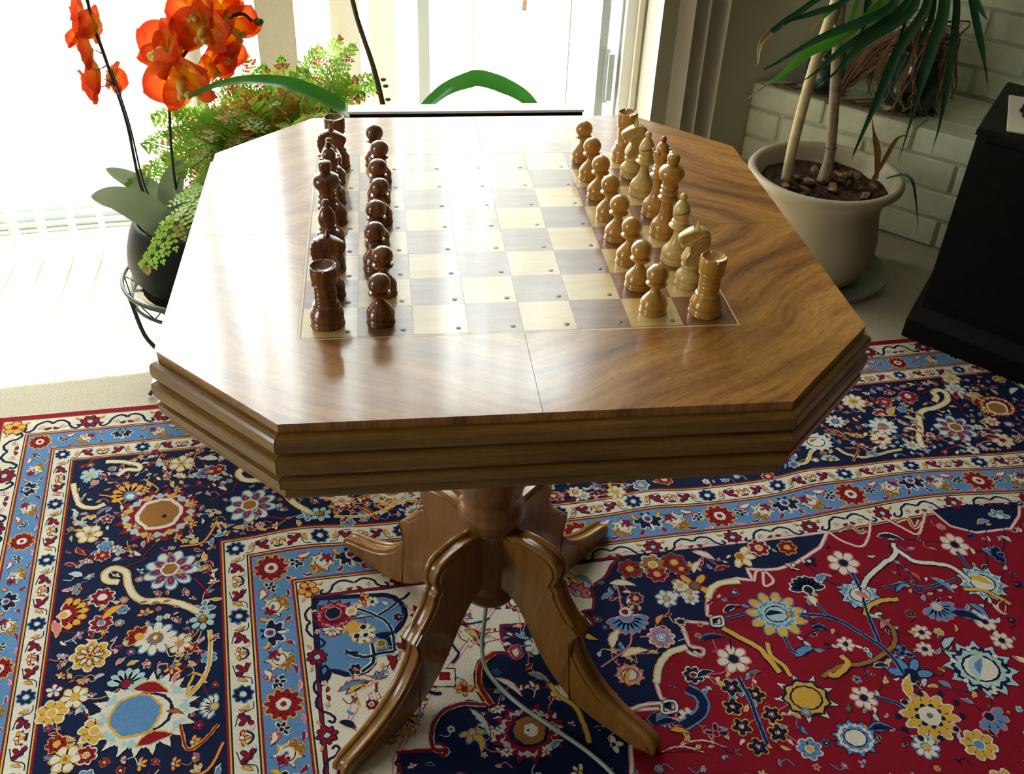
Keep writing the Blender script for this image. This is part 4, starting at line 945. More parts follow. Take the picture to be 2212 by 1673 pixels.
  ['leaf',.23,-.173,.012,'n','b',.6,-1.2],['leaf',.247,-.182,.019,'n','b',.3,0],['ros',.36,-.129,.016,'n','g','c',5],['disc',.36,-.129,.004,'r','c',.6],['ros',.393,-.145,.015,'n','g','c',5],
  ['disc',.393,-.145,.004,'r','c',.6],['ros',.352,-.163,.015,'n','g','c',5],['disc',.352,-.163,.004,'r','c',.6],['ros',.406,-.182,.015,'n','g','c',5],['disc',.406,-.182,.004,'r','c',.6],
  ['ros',.355,-.198,.015,'n','g','c',5],['disc',.355,-.198,.004,'r','c',.6],['ros',.405,-.213,.015,'n','g','c',5],['disc',.405,-.213,.004,'r','c',.6],['ros',.369,-.233,.015,'n','g','c',5],
  ['disc',.369,-.233,.004,'r','c',.6],['fan',.648,-.132,.035,'b','n','n',4,1.4],['leaf',.637,-.154,.023,'g','c',.35,-1.2],['ros',.643,-.206,.043,'g','c','c',12],
  ['ros',.643,-.206,.023,'n','c','g',9],['disc',.643,-.206,.008,'c','o',.6],['disc',.692,-.211,.005,'n','n',.5],['disc',.671,-.232,.005,'n','n',.5],['disc',.641,-.244,.005,'n','n',.5],
  ['disc',.612,-.241,.005,'n','n',.5],['disc',.594,-.225,.005,'n','n',.5],['disc',.595,-.202,.005,'n','n',.5],['disc',.615,-.179,.005,'n','n',.5],['disc',.646,-.167,.005,'n','n',.5],
  ['disc',.677,-.17,.005,'n','n',.5],['disc',.694,-.187,.005,'n','n',.5],['spike',.764,-.13,.059,'l','n','c',12],['spike',.763,-.132,.041,'n','c','c',10],
  ['leaf',.765,-.126,.031,'l','g',.4,-1],['leaf',.766,-.126,.017,'b','n',.4,-1],['ros',.76,-.164,.016,'c','n','r',7],['fan',.924,.099,.019,'n','b','n',6,3],
  ['leaf',.9,.106,.011,'b','n',.4,1.2],['leaf',.742,.151,.023,'n','c',.3,.3],['leaf',.583,.075,.015,'b','c',.45,-.6],['leaf',.746,.064,.013,'w','r',.35,1.2],
  ['leaf',.651,-.031,.016,'p','n',.35,-.6],['leaf',.785,.041,.02,'b','l',.25,1],['leaf',.713,.042,.018,'b','n',.25,-.5],['leaf',.794,-.03,.029,'n','b',.3,.5],
  ['leaf',.819,-.018,.022,'b','n',.25,1.1],['fan',.732,-.216,.028,'b','p','n',5,-1],['fan',.652,-.091,.017,'n','b','n',3,1],['leaf',.527,-.182,.008,'o','n',.5,-1.2],
  ['leaf',.692,-.155,.01,'b','p',.5,.9],['leaf',.608,-.112,.013,'n','c',.4,0],['leaf',.867,-.013,.016,'r','c',.4,-1],['leaf',.737,-.078,.017,'l','n',.4,-.6],
  ['spike',.516,-.232,.034,'b','c','c',10],['leaf',.56,-.222,.019,'n','b',.35,.1],['fan',.314,-.206,.017,'n','p','r',3,1.4],['leaf',.29,-.225,.031,'r','c',.12,.15],
  ['leaf',.257,-.232,.03,'r','c',.12,.1],['ros',.613,-.256,.019,'c','b','g',8],['ros',.693,-.26,.025,'g','c','b',8],['ros',.442,-.243,.018,'b','c','g',7],
  
 ],
}
RC = {'n': (.007,.012,.040), 'r': (.205,.007,.016), 'c': (.60,.54,.43), 'b': (.090,.200,.37), 'l': (.33,.46,.46), 'g': (.56,.31,.045),
      'w': (.27,.115,.028), 'p': (.50,.16,.17), 'o': (.10,.13,.05), 'k': (.006,.008,.018)}
RW, RL = 2.6, 2.1                    # rug width and length
RO = Vector((-.915, .630)); RE1 = Vector((.99682, .07965)); RE2 = Vector((.13865, -.99034))
_det = RE1.x*RE2.y - RE1.y*RE2.x
def rug_uv(x, y):
    dx, dy = x-RO.x, y-RO.y
    return ((dx*RE2.y - dy*RE2.x)/_det, (RE1.x*dy - RE1.y*dx)/_det)
def ripple(x, y):
    # the rug lies in gentle waves where it has been pushed toward the cabinet
    g = lambda cx, cy, sx, sy: math.exp(-((x-cx)/sx)**2 - ((y-cy)/sy)**2)
    return .024*g(.85,.27,.17,.13) + .012*g(.66,.33,.07,.10) + .010*g(.33,.31,.06,.08) + .014*g(-.30,.26,.08,.07)
def rug_xy(u, v):
    p = RO + RE1*u + RE2*v
    return p.x, p.y + ripple(p.x, p.y)
rr = random.Random(5)
RV, RF, RCI = [], [], []
_cnt = [0]
def knots(pts):
    """closed outline with short uneven steps, as knots make it"""
    out = []
    n = len(pts)
    for i in range(n):
        a = pts[i]; b = pts[(i+1) % n]
        d = math.hypot(b[0]-a[0], b[1]-a[1]); k = max(1, min(9, int(d/.0030)))
        for j in range(k):
            t = j/k
            out.append((a[0]+(b[0]-a[0])*t + rr.uniform(-.0008, .0008), a[1]+(b[1]-a[1])*t + rr.uniform(-.0008, .0008)))
    return out
def poly_uv(pts, col, layer, rough=True):
    if rough: pts = knots(pts)
    z = RUGZ - .0012 + layer*.00006 + (_cnt[0] % 31)*.0000018
    n = len(RV)
    for u, v in pts:
        x, y = rug_xy(u, v); RV.append((x, y, z))
    RF.append(tuple(range(n, n+len(pts)))); RCI.append(RC[col])
def quad_strip(pl, pr, col, layer):
    z = RUGZ - .0012 + layer*.00006 + (_cnt[0] % 31)*.0000018
    n = len(RV); m = len(pl)
    for (a, b) in zip(pl, pr):
        x, y = rug_xy(*a); RV.append((x, y, z)); x, y = rug_xy(*b); RV.append((x, y, z))
    for i in range(m-1):
        RF.append((n+2*i, n+2*i+1, n+2*i+3, n+2*i+2)); RCI.append(RC[col])

# --- motif shapes: lists of (points, colour, sublayer) about the origin, radius in metres
def ell(cx, cy, a, b, ang, n=10):
    ca, sa = math.cos(ang), math.sin(ang)
    return [(cx + a*math.cos(t)*ca - b*math.sin(t)*sa, cy + a*math.cos(t)*sa + b*math.sin(t)*ca) for t in [2*math.pi*k/n for k in range(n)]]
def grow(c, pts, d):
    out = []
    for x, y in pts:
        L = math.hypot(x-c[0], y-c[1]) or 1; out.append((c[0]+(x-c[0])*(L+d)/L, c[1]+(y-c[1])*(L+d)/L))
    return out
def motif(k, r, a):
    S_ = []; ol = min(.0026, r*.12)
    if k == 'ros':
        pc, oc, cc, n = a[0], a[1], a[2], int(a[3]) if len(a) > 3 else 7
        ph = rr.uniform(0, 6)
        pet = []
        for i in range(n):
            t = ph + 2*math.pi*i/n; q = r*.66
            pet.append(((q*math.cos(t), q*math.sin(t)), ell(q*math.cos(t), q*math.sin(t), r*.34, min(r*.30, q*math.sin(math.pi/n)*.92), t)))
        for c, p in pet: S_.append((grow(c, p, ol), oc, 0))
        S_.append((ell(0, 0, r*.62, r*.62, 0, 12), oc, 0))
        for c, p in pet: S_.append((p, pc, 1))
        S_.append((ell(0, 0, r*.40, r*.40, 0, 10), pc if n < 7 else oc, 2)); S_.append((ell(0, 0, r*.30, r*.30, 0, 10), cc, 3))
    elif k == 'petals':
        pc, oc, cc, n = a[0], a[1], a[2], int(a[3]); ph = rr.uniform(0, 6)
        for i in range(n):
            t = ph + 2*math.pi*i/n; q = r*.66; c = (q*math.cos(t), q*math.sin(t))
            e = ell(c[0], c[1], r*.30, r*.15, t, 8)
            S_.append((grow(c, e, ol*1.3), oc, 4)); S_.append((e, pc, 5)); S_.append((ell(c[0], c[1], r*.16, r*.03, t, 6), 'p', 6))
    elif k == 'disc':
        c1, c2 = a[0], a[1]; q = a[2] if len(a) > 2 and isinstance(a[2], (int, float)) else .5
        p = [(r*(1+.05*math.sin(i*2.4))*math.cos(i*.393), r*(1+.05*math.sin(i*2.4))*math.sin(i*.393)) for i in range(16)]
        S_.append((p, c1, 6)); S_.append(([(x*q, y*q) for x, y in p], c2, 7))
    elif k == 'fan':
        pc, oc, cc = a[0], a[1], a[2]; n = int(a[3]); ph = a[4] if len(a) > 4 else 1.57
        for i in range(n):
            t = ph + math.radians(-80 + 160*i/max(1, n-1)); q = r*.62; c = (q*math.cos(t), q*math.sin(t))
            e = ell(c[0], c[1], r*.38, r*min(.2, 1.4/n), t, 8)
            S_.append((grow(c, e, ol), oc, 2)); S_.append((e, pc, 3))
        S_.append((ell(0, 0, r*.36, r*.36, 0, 10), oc, 4)); S_.append((ell(0, 0, r*.27, r*.27, 0, 8), cc, 5))
    elif k in ('spike', 'star'):
        c1, c2, c3 = a[0], a[1], a[2]; n = int(a[3])
        f = .72 if k == 'spike' else .55
        def sp(s, ff): return [((s if i % 2 == 0 else s*ff)*math.cos(math.pi*i/n + .3)*1.0, (s if i % 2 == 0 else s*ff)*math.sin(math.pi*i/n + .3)*.92) for i in range(2*n)]
        S_.append((sp(r+ol, f), 'n' if c1 != 'n' else c2, 0)); S_.append((sp(r, f), c1, 1))
        S_.append((sp(r*.80, .84), c2, 2)); S_.append((sp(r*.70, .84), c1 if k == 'spike' else c3, 3))
        for i in range(n):
            t = 2*math.pi*(i+.5)/n + .3; q = r*.70
            if k == 'spike': S_.append((ell(q*math.cos(t), q*math.sin(t)*.92, r*.10, r*.075, t, 6), c2 if i % 2 else c3, 4))
        S_.append((ell(0, 0, r*.52, r*.46, 0, 14), 'n' if c3 != 'n' else 'k', 4)); S_.append((ell(0, 0, r*.46, r*.40, 0, 14), c3, 5))
    elif k == 'leaf':
        pc, oc = a[0], a[1]; w_ = a[2] if len(a) > 2 else .35; ang = -(a[3] if len(a) > 3 else 0)
        b = []
        for i in range(7): t = i/6; b.append((-r+2*r*t, r*w_*math.sin(math.pi*t**.8) + r*.18*math.sin(math.pi*t)))
        for i in range(5, 0, -1): t = i/6; b.append((-r+2*r*t, -r*w_*.7*math.sin(math.pi*t**.8) + r*.18*math.sin(math.pi*t)))
        ca, sa = math.cos(ang), math.sin(ang); b = [(x*ca-y*sa, x*sa+y*ca) for x, y in b]
        S_.append((grow((0, 0), b, ol), oc, 5)); S_.append((b, pc, 6))
    elif k == 'sq':
        c1, c2, q = a[0], a[1], a[2]
        p = [(-r, -r*.8), (r*.9, -r), (r, r*.8), (-r*.9, r)]
        S_.append((p, c1, 5)); S_.append(([(x*q, y*q) for x, y in p], c2, 6))
    return S_
def line_pts(pts, w_):
    P_ = smooth_path(pts, 4) if len(pts) > 2 else [np.array(p) for p in pts]
    if w_ > .003:                           # shorter steps for the ragged edge of a broad line
        Q_ = [P_[0]]
        for a, b in zip(P_, P_[1:]):
            n = max(1, int(np.linalg.norm(b-a)/.004)); Q_ += [a+(b-a)*k/n for k in range(1, n+1)]
        P_ = Q_
    L_, R_ = [], []
    for i, p in enumerate(P_):
        t = P_[min(i+1, len(P_)-1)] - P_[max(i-1, 0)]; n = np.array((-t[1], t[0])); d = np.linalg.norm(n) or 1; n = n/d
        j = rr.uniform(-.0008, .0008) if w_ > .003 else rr.uniform(-.0003, .0003); L_.append(tuple(p + n*(w_/2+j))); R_.append(tuple(p - n*(w_/2-j)))
    return L_, R_
OCC = np.zeros((int(RW*500)+8, int(RL*500)+8), bool)      # 2 mm raster of what is already woven
def occupy(u, v, r):
    i, j, k = int(u*500), int(v*500), max(1, int(r*500))
    OCC[max(0, i-k):max(0, i+k+1), max(0, j-k):max(0, j+k+1)] = True
def free(u, v, r):
    i, j, k = int(u*500), int(v*500), max(1, int(r*500))
    return not OCC[max(0, i-k):i+k+1, max(0, j-k):j+k+1].any()
def draw(m, base, tr=None, clip=None):
    """m is a surveyed motif in world metres; tr maps (u, v) to (u, v)"""
    _cnt[0] += 1
    k = m[0]
    T = tr or (lambda u, v: (u, v))
    if k in ('vine', 'zone'):
        pts = [rug_uv(*p) for p in m[1]]
        if clip and not all(clip(*p) for p in pts): return
        pts = [T(*p) for p in pts]
        if k == 'vine':
            for p_ in smooth_path(pts, 6): occupy(p_[0], p_[1], .004)
            w_, c, ol = m[2], m[3], m[4]
            if ol:
                l_, r_ = line_pts(pts, w_*(1.9 if w_ < .006 else 1.5)); quad_strip(l_, r_, ol, base+5)
            l_, r_ = line_pts(pts, w_); quad_strip(l_, r_, c, base+6)
        else:
            c, ol, w_ = m[2], m[3], m[4]
            poly_uv(pts, c, base)
            if ol:
                for q, cc, la in ((w_*1.9, 'n' if c != 'n' else 'p', base+1), (w_, ol, base+2)):
                    l_, r_ = line_pts_lin(pts + [pts[0]], q); quad_strip(l_, r_, cc, la)
        return
    x, y, r = m[1:4]
    u, v = rug_uv(x, y)
    if clip and not clip(u, v): return
    occupy(*T(u, v), r*(.42 if k == 'leaf' else .80))
    for pts, c, sub in motif(k, r, m[4:]):
        poly_uv([T(*rug_uv(x+px, y+py)) for px, py in pts], c, base+sub)
def line_pts_lin(pts, w_):
    P_ = []
    for i in range(len(pts)-1):
        a, b = np.array(pts[i]), np.array(pts[i+1]); n = max(1, int(np.linalg.norm(b-a)/.008))
        for j in range(n): P_.append(a + (b-a)*j/n + np.array((rr.uniform(-.0006,.0006), rr.uniform(-.0006,.0006))))
    P_.append(np.array(pts[-1])); L_, R_ = [], []
    for i, p in enumerate(P_):
        t = P_[min(i+1, len(P_)-1)] - P_[max(i-1, 0)]; n = np.array((-t[1], t[0])); d = np.linalg.norm(n) or 1; n = n/d
        L_.append(tuple(p + n*w_/2)); R_.append(tuple(p - n*w_/2))
    return L_, R_

# --- ground colours: nested frames
def frame(t0, t1, col, layer):
    for a, b, f in (((t0, t0), (RW-t0, t0), (t1, t1, RW-t1, t1)), ((t0, RL-t0), (RW-t0, RL-t0), (t1, RL-t1, RW-t1, RL-t1)),
                    ((t0, t0), (t0, RL-t0), (t1, t1, t1, RL-t1)), ((RW-t0, t0), (RW-t0, RL-t0), (RW-t1, t1, RW-t1, RL-t1))):
        n = 90
        L_ = [(a[0]+(b[0]-a[0])*i/n, a[1]+(b[1]-a[1])*i/n) for i in range(n+1)]
        R_ = [(f[0]+(f[2]-f[0])*i/n, f[1]+(f[3]-f[1])*i/n) for i in range(n+1)]
        quad_strip(L_, R_, col, layer)
BANDS = [(0,.014,'r'),(.014,.0165,'w'),(.0165,.059,'c'),(.059,.061,'n'),(.061,.0635,'g'),(.0635,.067,'r'),(.067,.112,'b'),(.112,.115,'r'),(.115,.1175,'g'),(.1175,.1195,'n'),
         (.1195,.150,'c'),(.150,.152,'n'),(.152,.154,'g'),(.154,.1575,'r'),(.1575,.416,'n'),(.416,.4195,'r'),(.4195,.422,'g'),(.422,.4245,'n'),(.4245,.4595,'c'),
         (.4595,.462,'n'),(.462,.4645,'g'),(.4645,.468,'r'),(.468,.529,'b'),(.529,.5325,'r'),(.5325,.535,'g'),(.535,.5375,'n'),(.5375,.572,'c'),(.572,.5745,'r'),(.5745,.5765,'g'),(.5765,.5795,'n')]
for t0, t1, c in BANDS: frame(t0, t1, c, 0)
nn = 40
for i in range(nn):
    v0 = .5795 + (RL-1.159)*i/nn; v1 = .5795 + (RL-1.159)*(i+1)/nn
    quad_strip([(.5795+(RW-1.159)*j/60, v0) for j in range(61)], [(.5795+(RW-1.159)*j/60, v1) for j in range(61)], 'r', 0)

# --- repeating guard stripes and blue bands
def put(kind, r, s, t, side, t0, args, base=2, ang=0):
    """band coordinates: s along, t inwards; side 0 far, 1 left, 2 near, 3 right"""
    _cnt[0] += 1
    def M_(x, y):
        ss, tt = s + x, t0 + t + y
        return ((ss, tt), (tt, ss), (ss, RL-tt), (RW-tt, ss))[side]
    if kind == 'curve':
        l_, r_ = line_pts([M_(x, y) for x, y in args[0]], args[1]); quad_strip(l_, r_, args[2], base+1); return
    ca, sa = math.cos(ang), math.sin(ang)
    for pts, c, sub in motif(kind, r, args):
        poly_uv([M_(x*ca-y*sa, x*sa+y*ca) for x, y in pts], c, base+sub)
def run(side, t0, t1, per, fn):
    ln = RW if side in (0, 2) else RL
    tc = (t0+t1)/2; n = max(1, round((ln-2*tc)/per)); p = (ln-2*tc)/n
    for i in range(n+1):
        s = tc + i*p
        if side == 2 and i % 2: pass
        fn(s, p, side, t0, t1-t0, i == n, i)
def chain(s, p, side, t0, w_, last, i):
    q = w_/.035
    if not (i == 0 and side in (1, 3)): put('ros', .0155*q, s, w_/2, side, t0, ('n','b','c',8))
    if last: return
    for d in (-1, 1):
        m_ = s + (0 if d > 0 else p)
        put('leaf', .0085*q, m_+d*.0245, w_*.5, side, t0, ('g','r',.42, 1.2*d))
        put('fan', .0150*q, m_+d*.044, w_*.62, side, t0, ('r','n','r',3, -1.57+d*.7))
        put('leaf', .0105*q, m_+d*.045, w_*.45, side, t0, ('r','n',.4, -.9*d))
        put('curve', 0, m_, 0, side, t0, ([(d*.016, w_*.9), (d*.028, w_*.84), (d*.036, w_*.30), (d*.055, w_*.12)], .0016, 'n'))
        put('leaf', .0065*q, m_+d*.0595, w_*.74, side, t0, ('c','p',.5, .9*d))
    put('fan', .0125*q, s+p/2, w_*.36, side, t0, ('g','r','c',3, 1.57))
    put('curve', 0, s+p/2, 0, side, t0, ([(-.012, w_*.55), (-.005, w_*.78), (.005, w_*.78), (.012, w_*.55)], .0035, 'n'))
def scroll(s, p, side, t0, w_, last, i):
    q = w_/.035
    if i == 0 or last: put('ros', .017*q, s, w_*.5, side, t0, ('g','r','r',5))
    else: put('ros', .0155*q, s, w_*.5, side, t0, ('r','n','l',8))
    if last: return
    for d in (-1, 1):
        m_ = s + (0 if d > 0 else p)
        put('curve', 0, m_, 0, side, t0, ([(d*.024, w_*.62), (d*.019, w_*.80), (d*.027, w_*.90), (d*.036, w_*.72), (d*.042, w_*.40), (d*.055, w_*.20), (d*.066, w_*.28), (d*p/2*.99, w_*.42)], .0042*q, 'n'))
        put('leaf', .0055*q, m_+d*(p/2-.008), w_*.74, side, t0, ('r','n',.55, .3*d))
        put('ros', .0052*q, m_+d*.050, w_*.66, side, t0, ('c','r','p',5))
        put('leaf', .0055*q, m_+d*.021, w_*.20, side, t0, ('g','r',.4, .5*d))
def bluef(s, p, side, t0, w_, last, i):
    q = w_/.058
    if not (i == 0 and side in (1, 3)):
        put('ros', .0270*q, s, w_*.5, side, t0, ('r','g','r',11)); put('disc', .0105*q, s, w_*.5, side, t0, ('c','r',.45))
    if last: return
    for d in (-1, 1):
        m_ = s + (0 if d > 0 else p)
        put('fan', .0130*q, m_+d*.043, w_*.40, side, t0, ('n','c','n',4, 1.57+d*.6))
        put('leaf', .0110*q, m_+d*.056, w_*.18, side, t0, ('c','r',.4, .3*d)); put('ros', .0085*q, m_+d*.052, w_*.24, side, t0, ('p','r','b',5))
        put('star', .0230*q, m_+d*.084, w_*.5, side, t0, ('c','g','c',7))
        put('ros', .0090*q, m_+d*.080, w_*.78, side, t0, ('w','g','w',3), 6); put('ros', .0090*q, m_+d*.070, w_*.66, side, t0, ('w','g','w',3), 6)
        put('ros', .0100*q, m_+d*.093, w_*.38, side, t0, ('r','b','r',5), 6); put('disc', .003*q, m_+d*.083, w_*.46, side, t0, ('b','n',.5), 6)
        put('leaf', .0085*q, m_+d*.112, w_*.20, side, t0, ('g','r',.45, -1.0*d)); put('leaf', .0085*q, m_+d*.112, w_*.80, side, t0, ('r','c',.45, .9*d))
        put('leaf', .0100*q, m_+d*.060, w_*.86, side, t0, ('r','c',.3, .2*d)); put('leaf', .0095*q, m_+d*.030, w_*.9, side, t0, ('p','c',.3, -.2*d))
    m_ = s + p/2
    put('fan', .0260*q, m_, w_*.32, side, t0, ('n','c','b',5, 1.57)); put('fan', .0170*q, m_, w_*.34, side, t0, ('n','b','r',4, -1.57))
    put('leaf', .0080*q, m_, w_*.64, side, t0, ('c','b',.4, 1.57), 4)
for sd in (0, 1, 2, 3):
    run(sd, .0165, .059, .144, scroll); run(sd, .067, .112, .2885, bluef); run(sd, .1195, .150, .144, chain)
    run(sd, .4245, .4595, .144, chain); run(sd, .468, .529, .2885, bluef); run(sd, .5375, .572, .144, scroll)

# --- surveyed motifs
mv = lambda u, v: (u, RL-v)
inb = lambda u, v: .160 < u < .414
for m_ in RUG['zones']:
    draw(m_, 1); draw(m_, 1, mv, lambda u, v: v < 1.05)
for m_ in RUG['left']:
    draw(m_, 6, None, inb); draw(m_, 6, mv, inb)
    sw = lambda u, v: (v, u)
    draw(m_, 6, sw, lambda u, v: inb(u, v) and v > .40)
    draw(m_, 6, lambda u, v: (u, v+.45), lambda u, v: inb(u, v) and .36 < v < .60)
    draw(m_, 6, lambda u, v: (RW-u, v), lambda u, v: inb(u, v) and v > .3)
    draw(m_, 6, lambda u, v: (v+.40, u), lambda u, v: inb(u, v) and .30 < v < .58)
for m_ in RUG['far'] + RUG['mid']:
    draw(m_, 6, None, lambda u, v: .160 < v < .414)
inf = lambda u, v: u > .584 and v > .584
for m_ in RUG['field']:
    draw(m_, 6, None, inf); draw(m_, 6, mv, lambda u, v: inf(u, v) and v < 1.03)

# thin stems that tie the blossoms together, under the blossoms
def stems(names, ok, cols, layer):
    P_ = [(*rug_uv(m[1], m[2]), m[3]) for n_ in names for m in RUG[n_] if m[0] not in ('vine', 'zone') and m[3] > .009]
    P_ = [p for p in P_ if ok(p[0], p[1])]
    seen = set(); rs_ = random.Random(8)
    for i, a in enumerate(P_):
        for d, j in sorted((math.hypot(a[0]-b[0], a[1]-b[1]), j) for j, b in enumerate(P_) if j != i)[:3]:
            b = P_[j]
            if (min(i, j), max(i, j)) in seen or d < .02 or d > .13: continue
            seen.add((min(i, j), max(i, j)))
            mx, my = (a[0]+b[0])/2, (a[1]+b[1])/2; k = rs_.uniform(-.28, .28)
            c = (mx - (b[1]-a[1])*k, my + (b[0]-a[0])*k)
            if not ok(*c): continue
            _cnt[0] += 1
            yield [(a[0], a[1]), c, (b[0], b[1])], rs_
def stem_leaf(pts, rs_, cols, layer, T):
    l_, r_ = line_pts([T(*p) for p in pts], .0017); quad_strip(l_, r_, cols[0], layer)
    for q in (.3, .7) if rs_.random() < .6 else (.5,):
        c = pts[1]; x = c[0]*(1-abs(q-.5)*2) + pts[0 if q < .5 else 2][0]*abs(q-.5)*2; y = c[1]*(1-abs(q-.5)*2) + pts[0 if q < .5 else 2][1]*abs(q-.5)*2
        a_ = rs_.uniform(0, 6.28); r0 = rs_.uniform(.0045, .0085); cc = rs_.choice(cols[1:])
        for p2, col, sub in motif('leaf', r0, (cc, 'c' if cc != 'c' else cols[0], .45, a_)):
            poly_uv([T(x+u_+math.cos(a_)*.004, y+v_+math.sin(a_)*.004) for u_, v_ in p2], col, layer+1+(sub > 5))
sw_ = lambda u, v: (v, u)
for pts, r2 in stems(['left'], inb, None, 3):
    c_ = (r2.choice('rgr'), 'g', 'r', 'c', 'l', 'b', 'p')
    for T in (lambda u, v: (u, v), mv) + ((sw_,) if pts[0][1] > .41 and pts[2][1] > .41 else ()): stem_leaf(pts, r2, c_, 3, T)
for pts, r2 in stems(['far', 'mid'], lambda u, v: .160 < v < .414, None, 3):
    stem_leaf(pts, r2, (r2.choice('rgr'), 'g', 'r', 'c', 'l', 'b', 'p'), 3, lambda u, v: (u, v))
for pts, r2 in stems(['field'], inf, None, 3):
    c_ = ('n', 'b', 'c', 'g', 'n', 'l') if pts[1][0] > 1.25 else (r2.choice('rp'), 'g', 'r', 'c', 'b')
    for T in (lambda u, v: (u, v), mv): stem_leaf(pts, r2, c_, 4, T)
# small blossoms, buds and leaves in the open ground
fr_ = random.Random(12)
def sprinkle(n, box_, ok, cols, rmin, rmax, layer, gap=.0028):
    for _ in range(n):
        u = fr_.uniform(box_[0], box_[1]); v = fr_.uniform(box_[2], box_[3]); r = fr_.uniform(rmin, rmax)
        if not ok(u, v, r) or not free(u, v, r+gap): continue
        _cnt[0] += 1
        k = fr_.choice(('ros', 'fan', 'leaf', 'fan', 'leaf', 'spike')) if r > .0085 else fr_.choice(('leaf', 'fan', 'ros'))
        a, b, c = fr_.sample(cols, 3)
        if k == 'leaf': args = (a, b, fr_.uniform(.3, .5), fr_.uniform(0, 6.28))
        elif k == 'fan': args = (a, b, c, fr_.choice((3, 4, 5)), fr_.uniform(0, 6.28))
        elif k == 'ros': args = (a, b, c, fr_.choice((5, 6, 7)))
        else: args = (a, b, c, fr_.choice((6, 7, 8)))
        occupy(u, v, r)
        for pts, col, sub in motif(k, r, args): poly_uv([(u+x, v+y) for x, y in pts], col, layer+sub)
        if fr_.random() < .5:               # a short curling tendril
            t = fr_.uniform(0, 6.28); l_, r_ = line_pts([(u, v), (u+.012*math.cos(t), v+.012*math.sin(t)), (u+.020*math.cos(t+.7), v+.020*math.sin(t+.7))], .0015)
            quad_strip(l_, r_, a, layer-1)
border_ok = lambda u, v, r: .160+r < min(u, v, RW-u, RL-v) < .414-r
warm = ['c', 'r', 'g', 'l', 'b', 'p', 'w', 'c', 'r']
for bx, n in (((.16, .42, .16, 1.2), 5000), ((.4, 2.44, .16, .42), 6500), ((.16, .42, 1.2, 1.94), 1800), ((.4, 2.44, 1.68, 1.94), 2500), ((2.18, 2.44, .16, 1.94), 2500)):
    sprinkle(n//3, bx, border_ok, warm, .011, .018, 7); sprinkle(n, bx, border_ok, warm, .0048, .0095, 7, .0018)
field_ok = lambda u, v, r: .59+r < u < RW-.59-r and .59+r < v < RL-.59-r
sprinkle(900, (.59, 2.0, .59, 1.5), field_ok, ['c', 'n', 'b', 'l', 'g', 'n', 'c'], .010, .016, 7, .010)
sprinkle(3500, (.59, 2.0, .59, 1.5), field_ok, ['c', 'n', 'b', 'l', 'g', 'n', 'p'], .0048, .0090, 7, .0065)
def rug_mat():
    m, nt, p, out = new_mat('knotted_wool_pile'); b = NB(nt)
    at_ = b.n('ShaderNodeAttribute'); at_.attribute_name = 'yarn'
    c = b.coord()
    f, _ = b.noise(b.mapping(c, (420, 420, 420)), 1, 3, .7); g, _ = b.noise(c, 7, 3)
    sh = b.ramp(f, [(.30, (.72,.72,.72)), (.60, (1.08,1.08,1.08))]); s2 = b.ramp(g, [(.3, (.88,.88,.88)), (.7, (1.05,1.05,1.05))])
    col = b.mix(1, b.mix(1, at_.outputs['Color'], sh, 'MULTIPLY'), s2, 'MULTIPLY')
    b.link(col, p.inputs['Base Color'])
    p.inputs['Roughness'].default_value = .85; p.inputs['Specular IOR Level'].default_value = .05
    b.link(b.bump(f, .35, .0015), p.inputs['Normal'])
    return m
M['rug'] = rug_mat()
me = mesh('rug', RV, RF)
att = me.attributes.new('yarn', 'FLOAT_COLOR', 'FACE')
att.data.foreach_set('color', np.array([(*c, 1) for c in RCI], dtype=np.float32).ravel())
rug = thing('rug', 'large red and navy floral hand-knotted rug under the chess table', 'rug', (0, 0, 0))
link('pile', me, M['rug'], rug)
cor = [rug_xy(u, v) for u, v in ((0,0),(RW,0),(RW,RL),(0,RL))][::-1]
obj('backing', prism(cor, .0005, RUGZ-.0014), plain('rug_backing', (.22,.16,.12), .9, .1), rug)
V = []; F = []
for i in range(2600):                       # fringe of loose warp ends along the far and near edges
    u = RW*(i+.5)/2600
    for e, sg in ((0, -1), (RL, 1)):
        if e and i % 3: continue
        L_ = rr.uniform(.006, .020) * (1.25 if rr.random() < .2 else 1); a = rr.gauss(0, .5)
        p0 = rug_xy(u, e + (.001 if e == 0 else -.001)); p1 = rug_xy(u + math.sin(a)*L_, e + sg*math.cos(a)*L_)
        n = len(V); V += [(p0[0]-.0005, p0[1], .0062), (p0[0]+.0005, p0[1], .0062), (p1[0], p1[1], rr.uniform(.002, .006))]; F.append((n, n+1, n+2))
fr = obj('fringe', (V, F), plain('fringe_yarn', (.50,.42,.33), .9, .1, noise_amt=.4, nscale=60), rug); fr['kind'] = 'stuff'
# ------------------------------------------------------------------ plants
def leaf_mat(name, c1, c2, rough=.4, trans=.35, spec=.4, tcol=None, scale=12, axis=(1,1,1)):
    m, nt, p, out = new_mat(name); b = NB(nt)
    f, _ = b.noise(b.mapping(b.coord(), axis), scale, 3)
    col = b.ramp(f, [(.35, c1), (.65, c2)])
    b.link(col, p.inputs['Base Color']); p.inputs['Roughness'].default_value = rough; p.inputs['Specular IOR Level'].default_value = spec
    tl = b.n('ShaderNodeBsdfTranslucent')
    if tcol: tl.inputs['Color'].default_value = (*tcol, 1)
    else: b.link(col, tl.inputs['Color'])
    ms = b.n('ShaderNodeMixShader'); ms.inputs[0].default_value = trans
    b.link(p.outputs[0], ms.inputs[1]); b.link(tl.outputs[0], ms.inputs[2]); b.link(ms.outputs[0], out.inputs[0])
    return m
M['fern'] = leaf_mat('fern_leaflet', (.17,.38,.02), (.32,.54,.05), trans=.5)
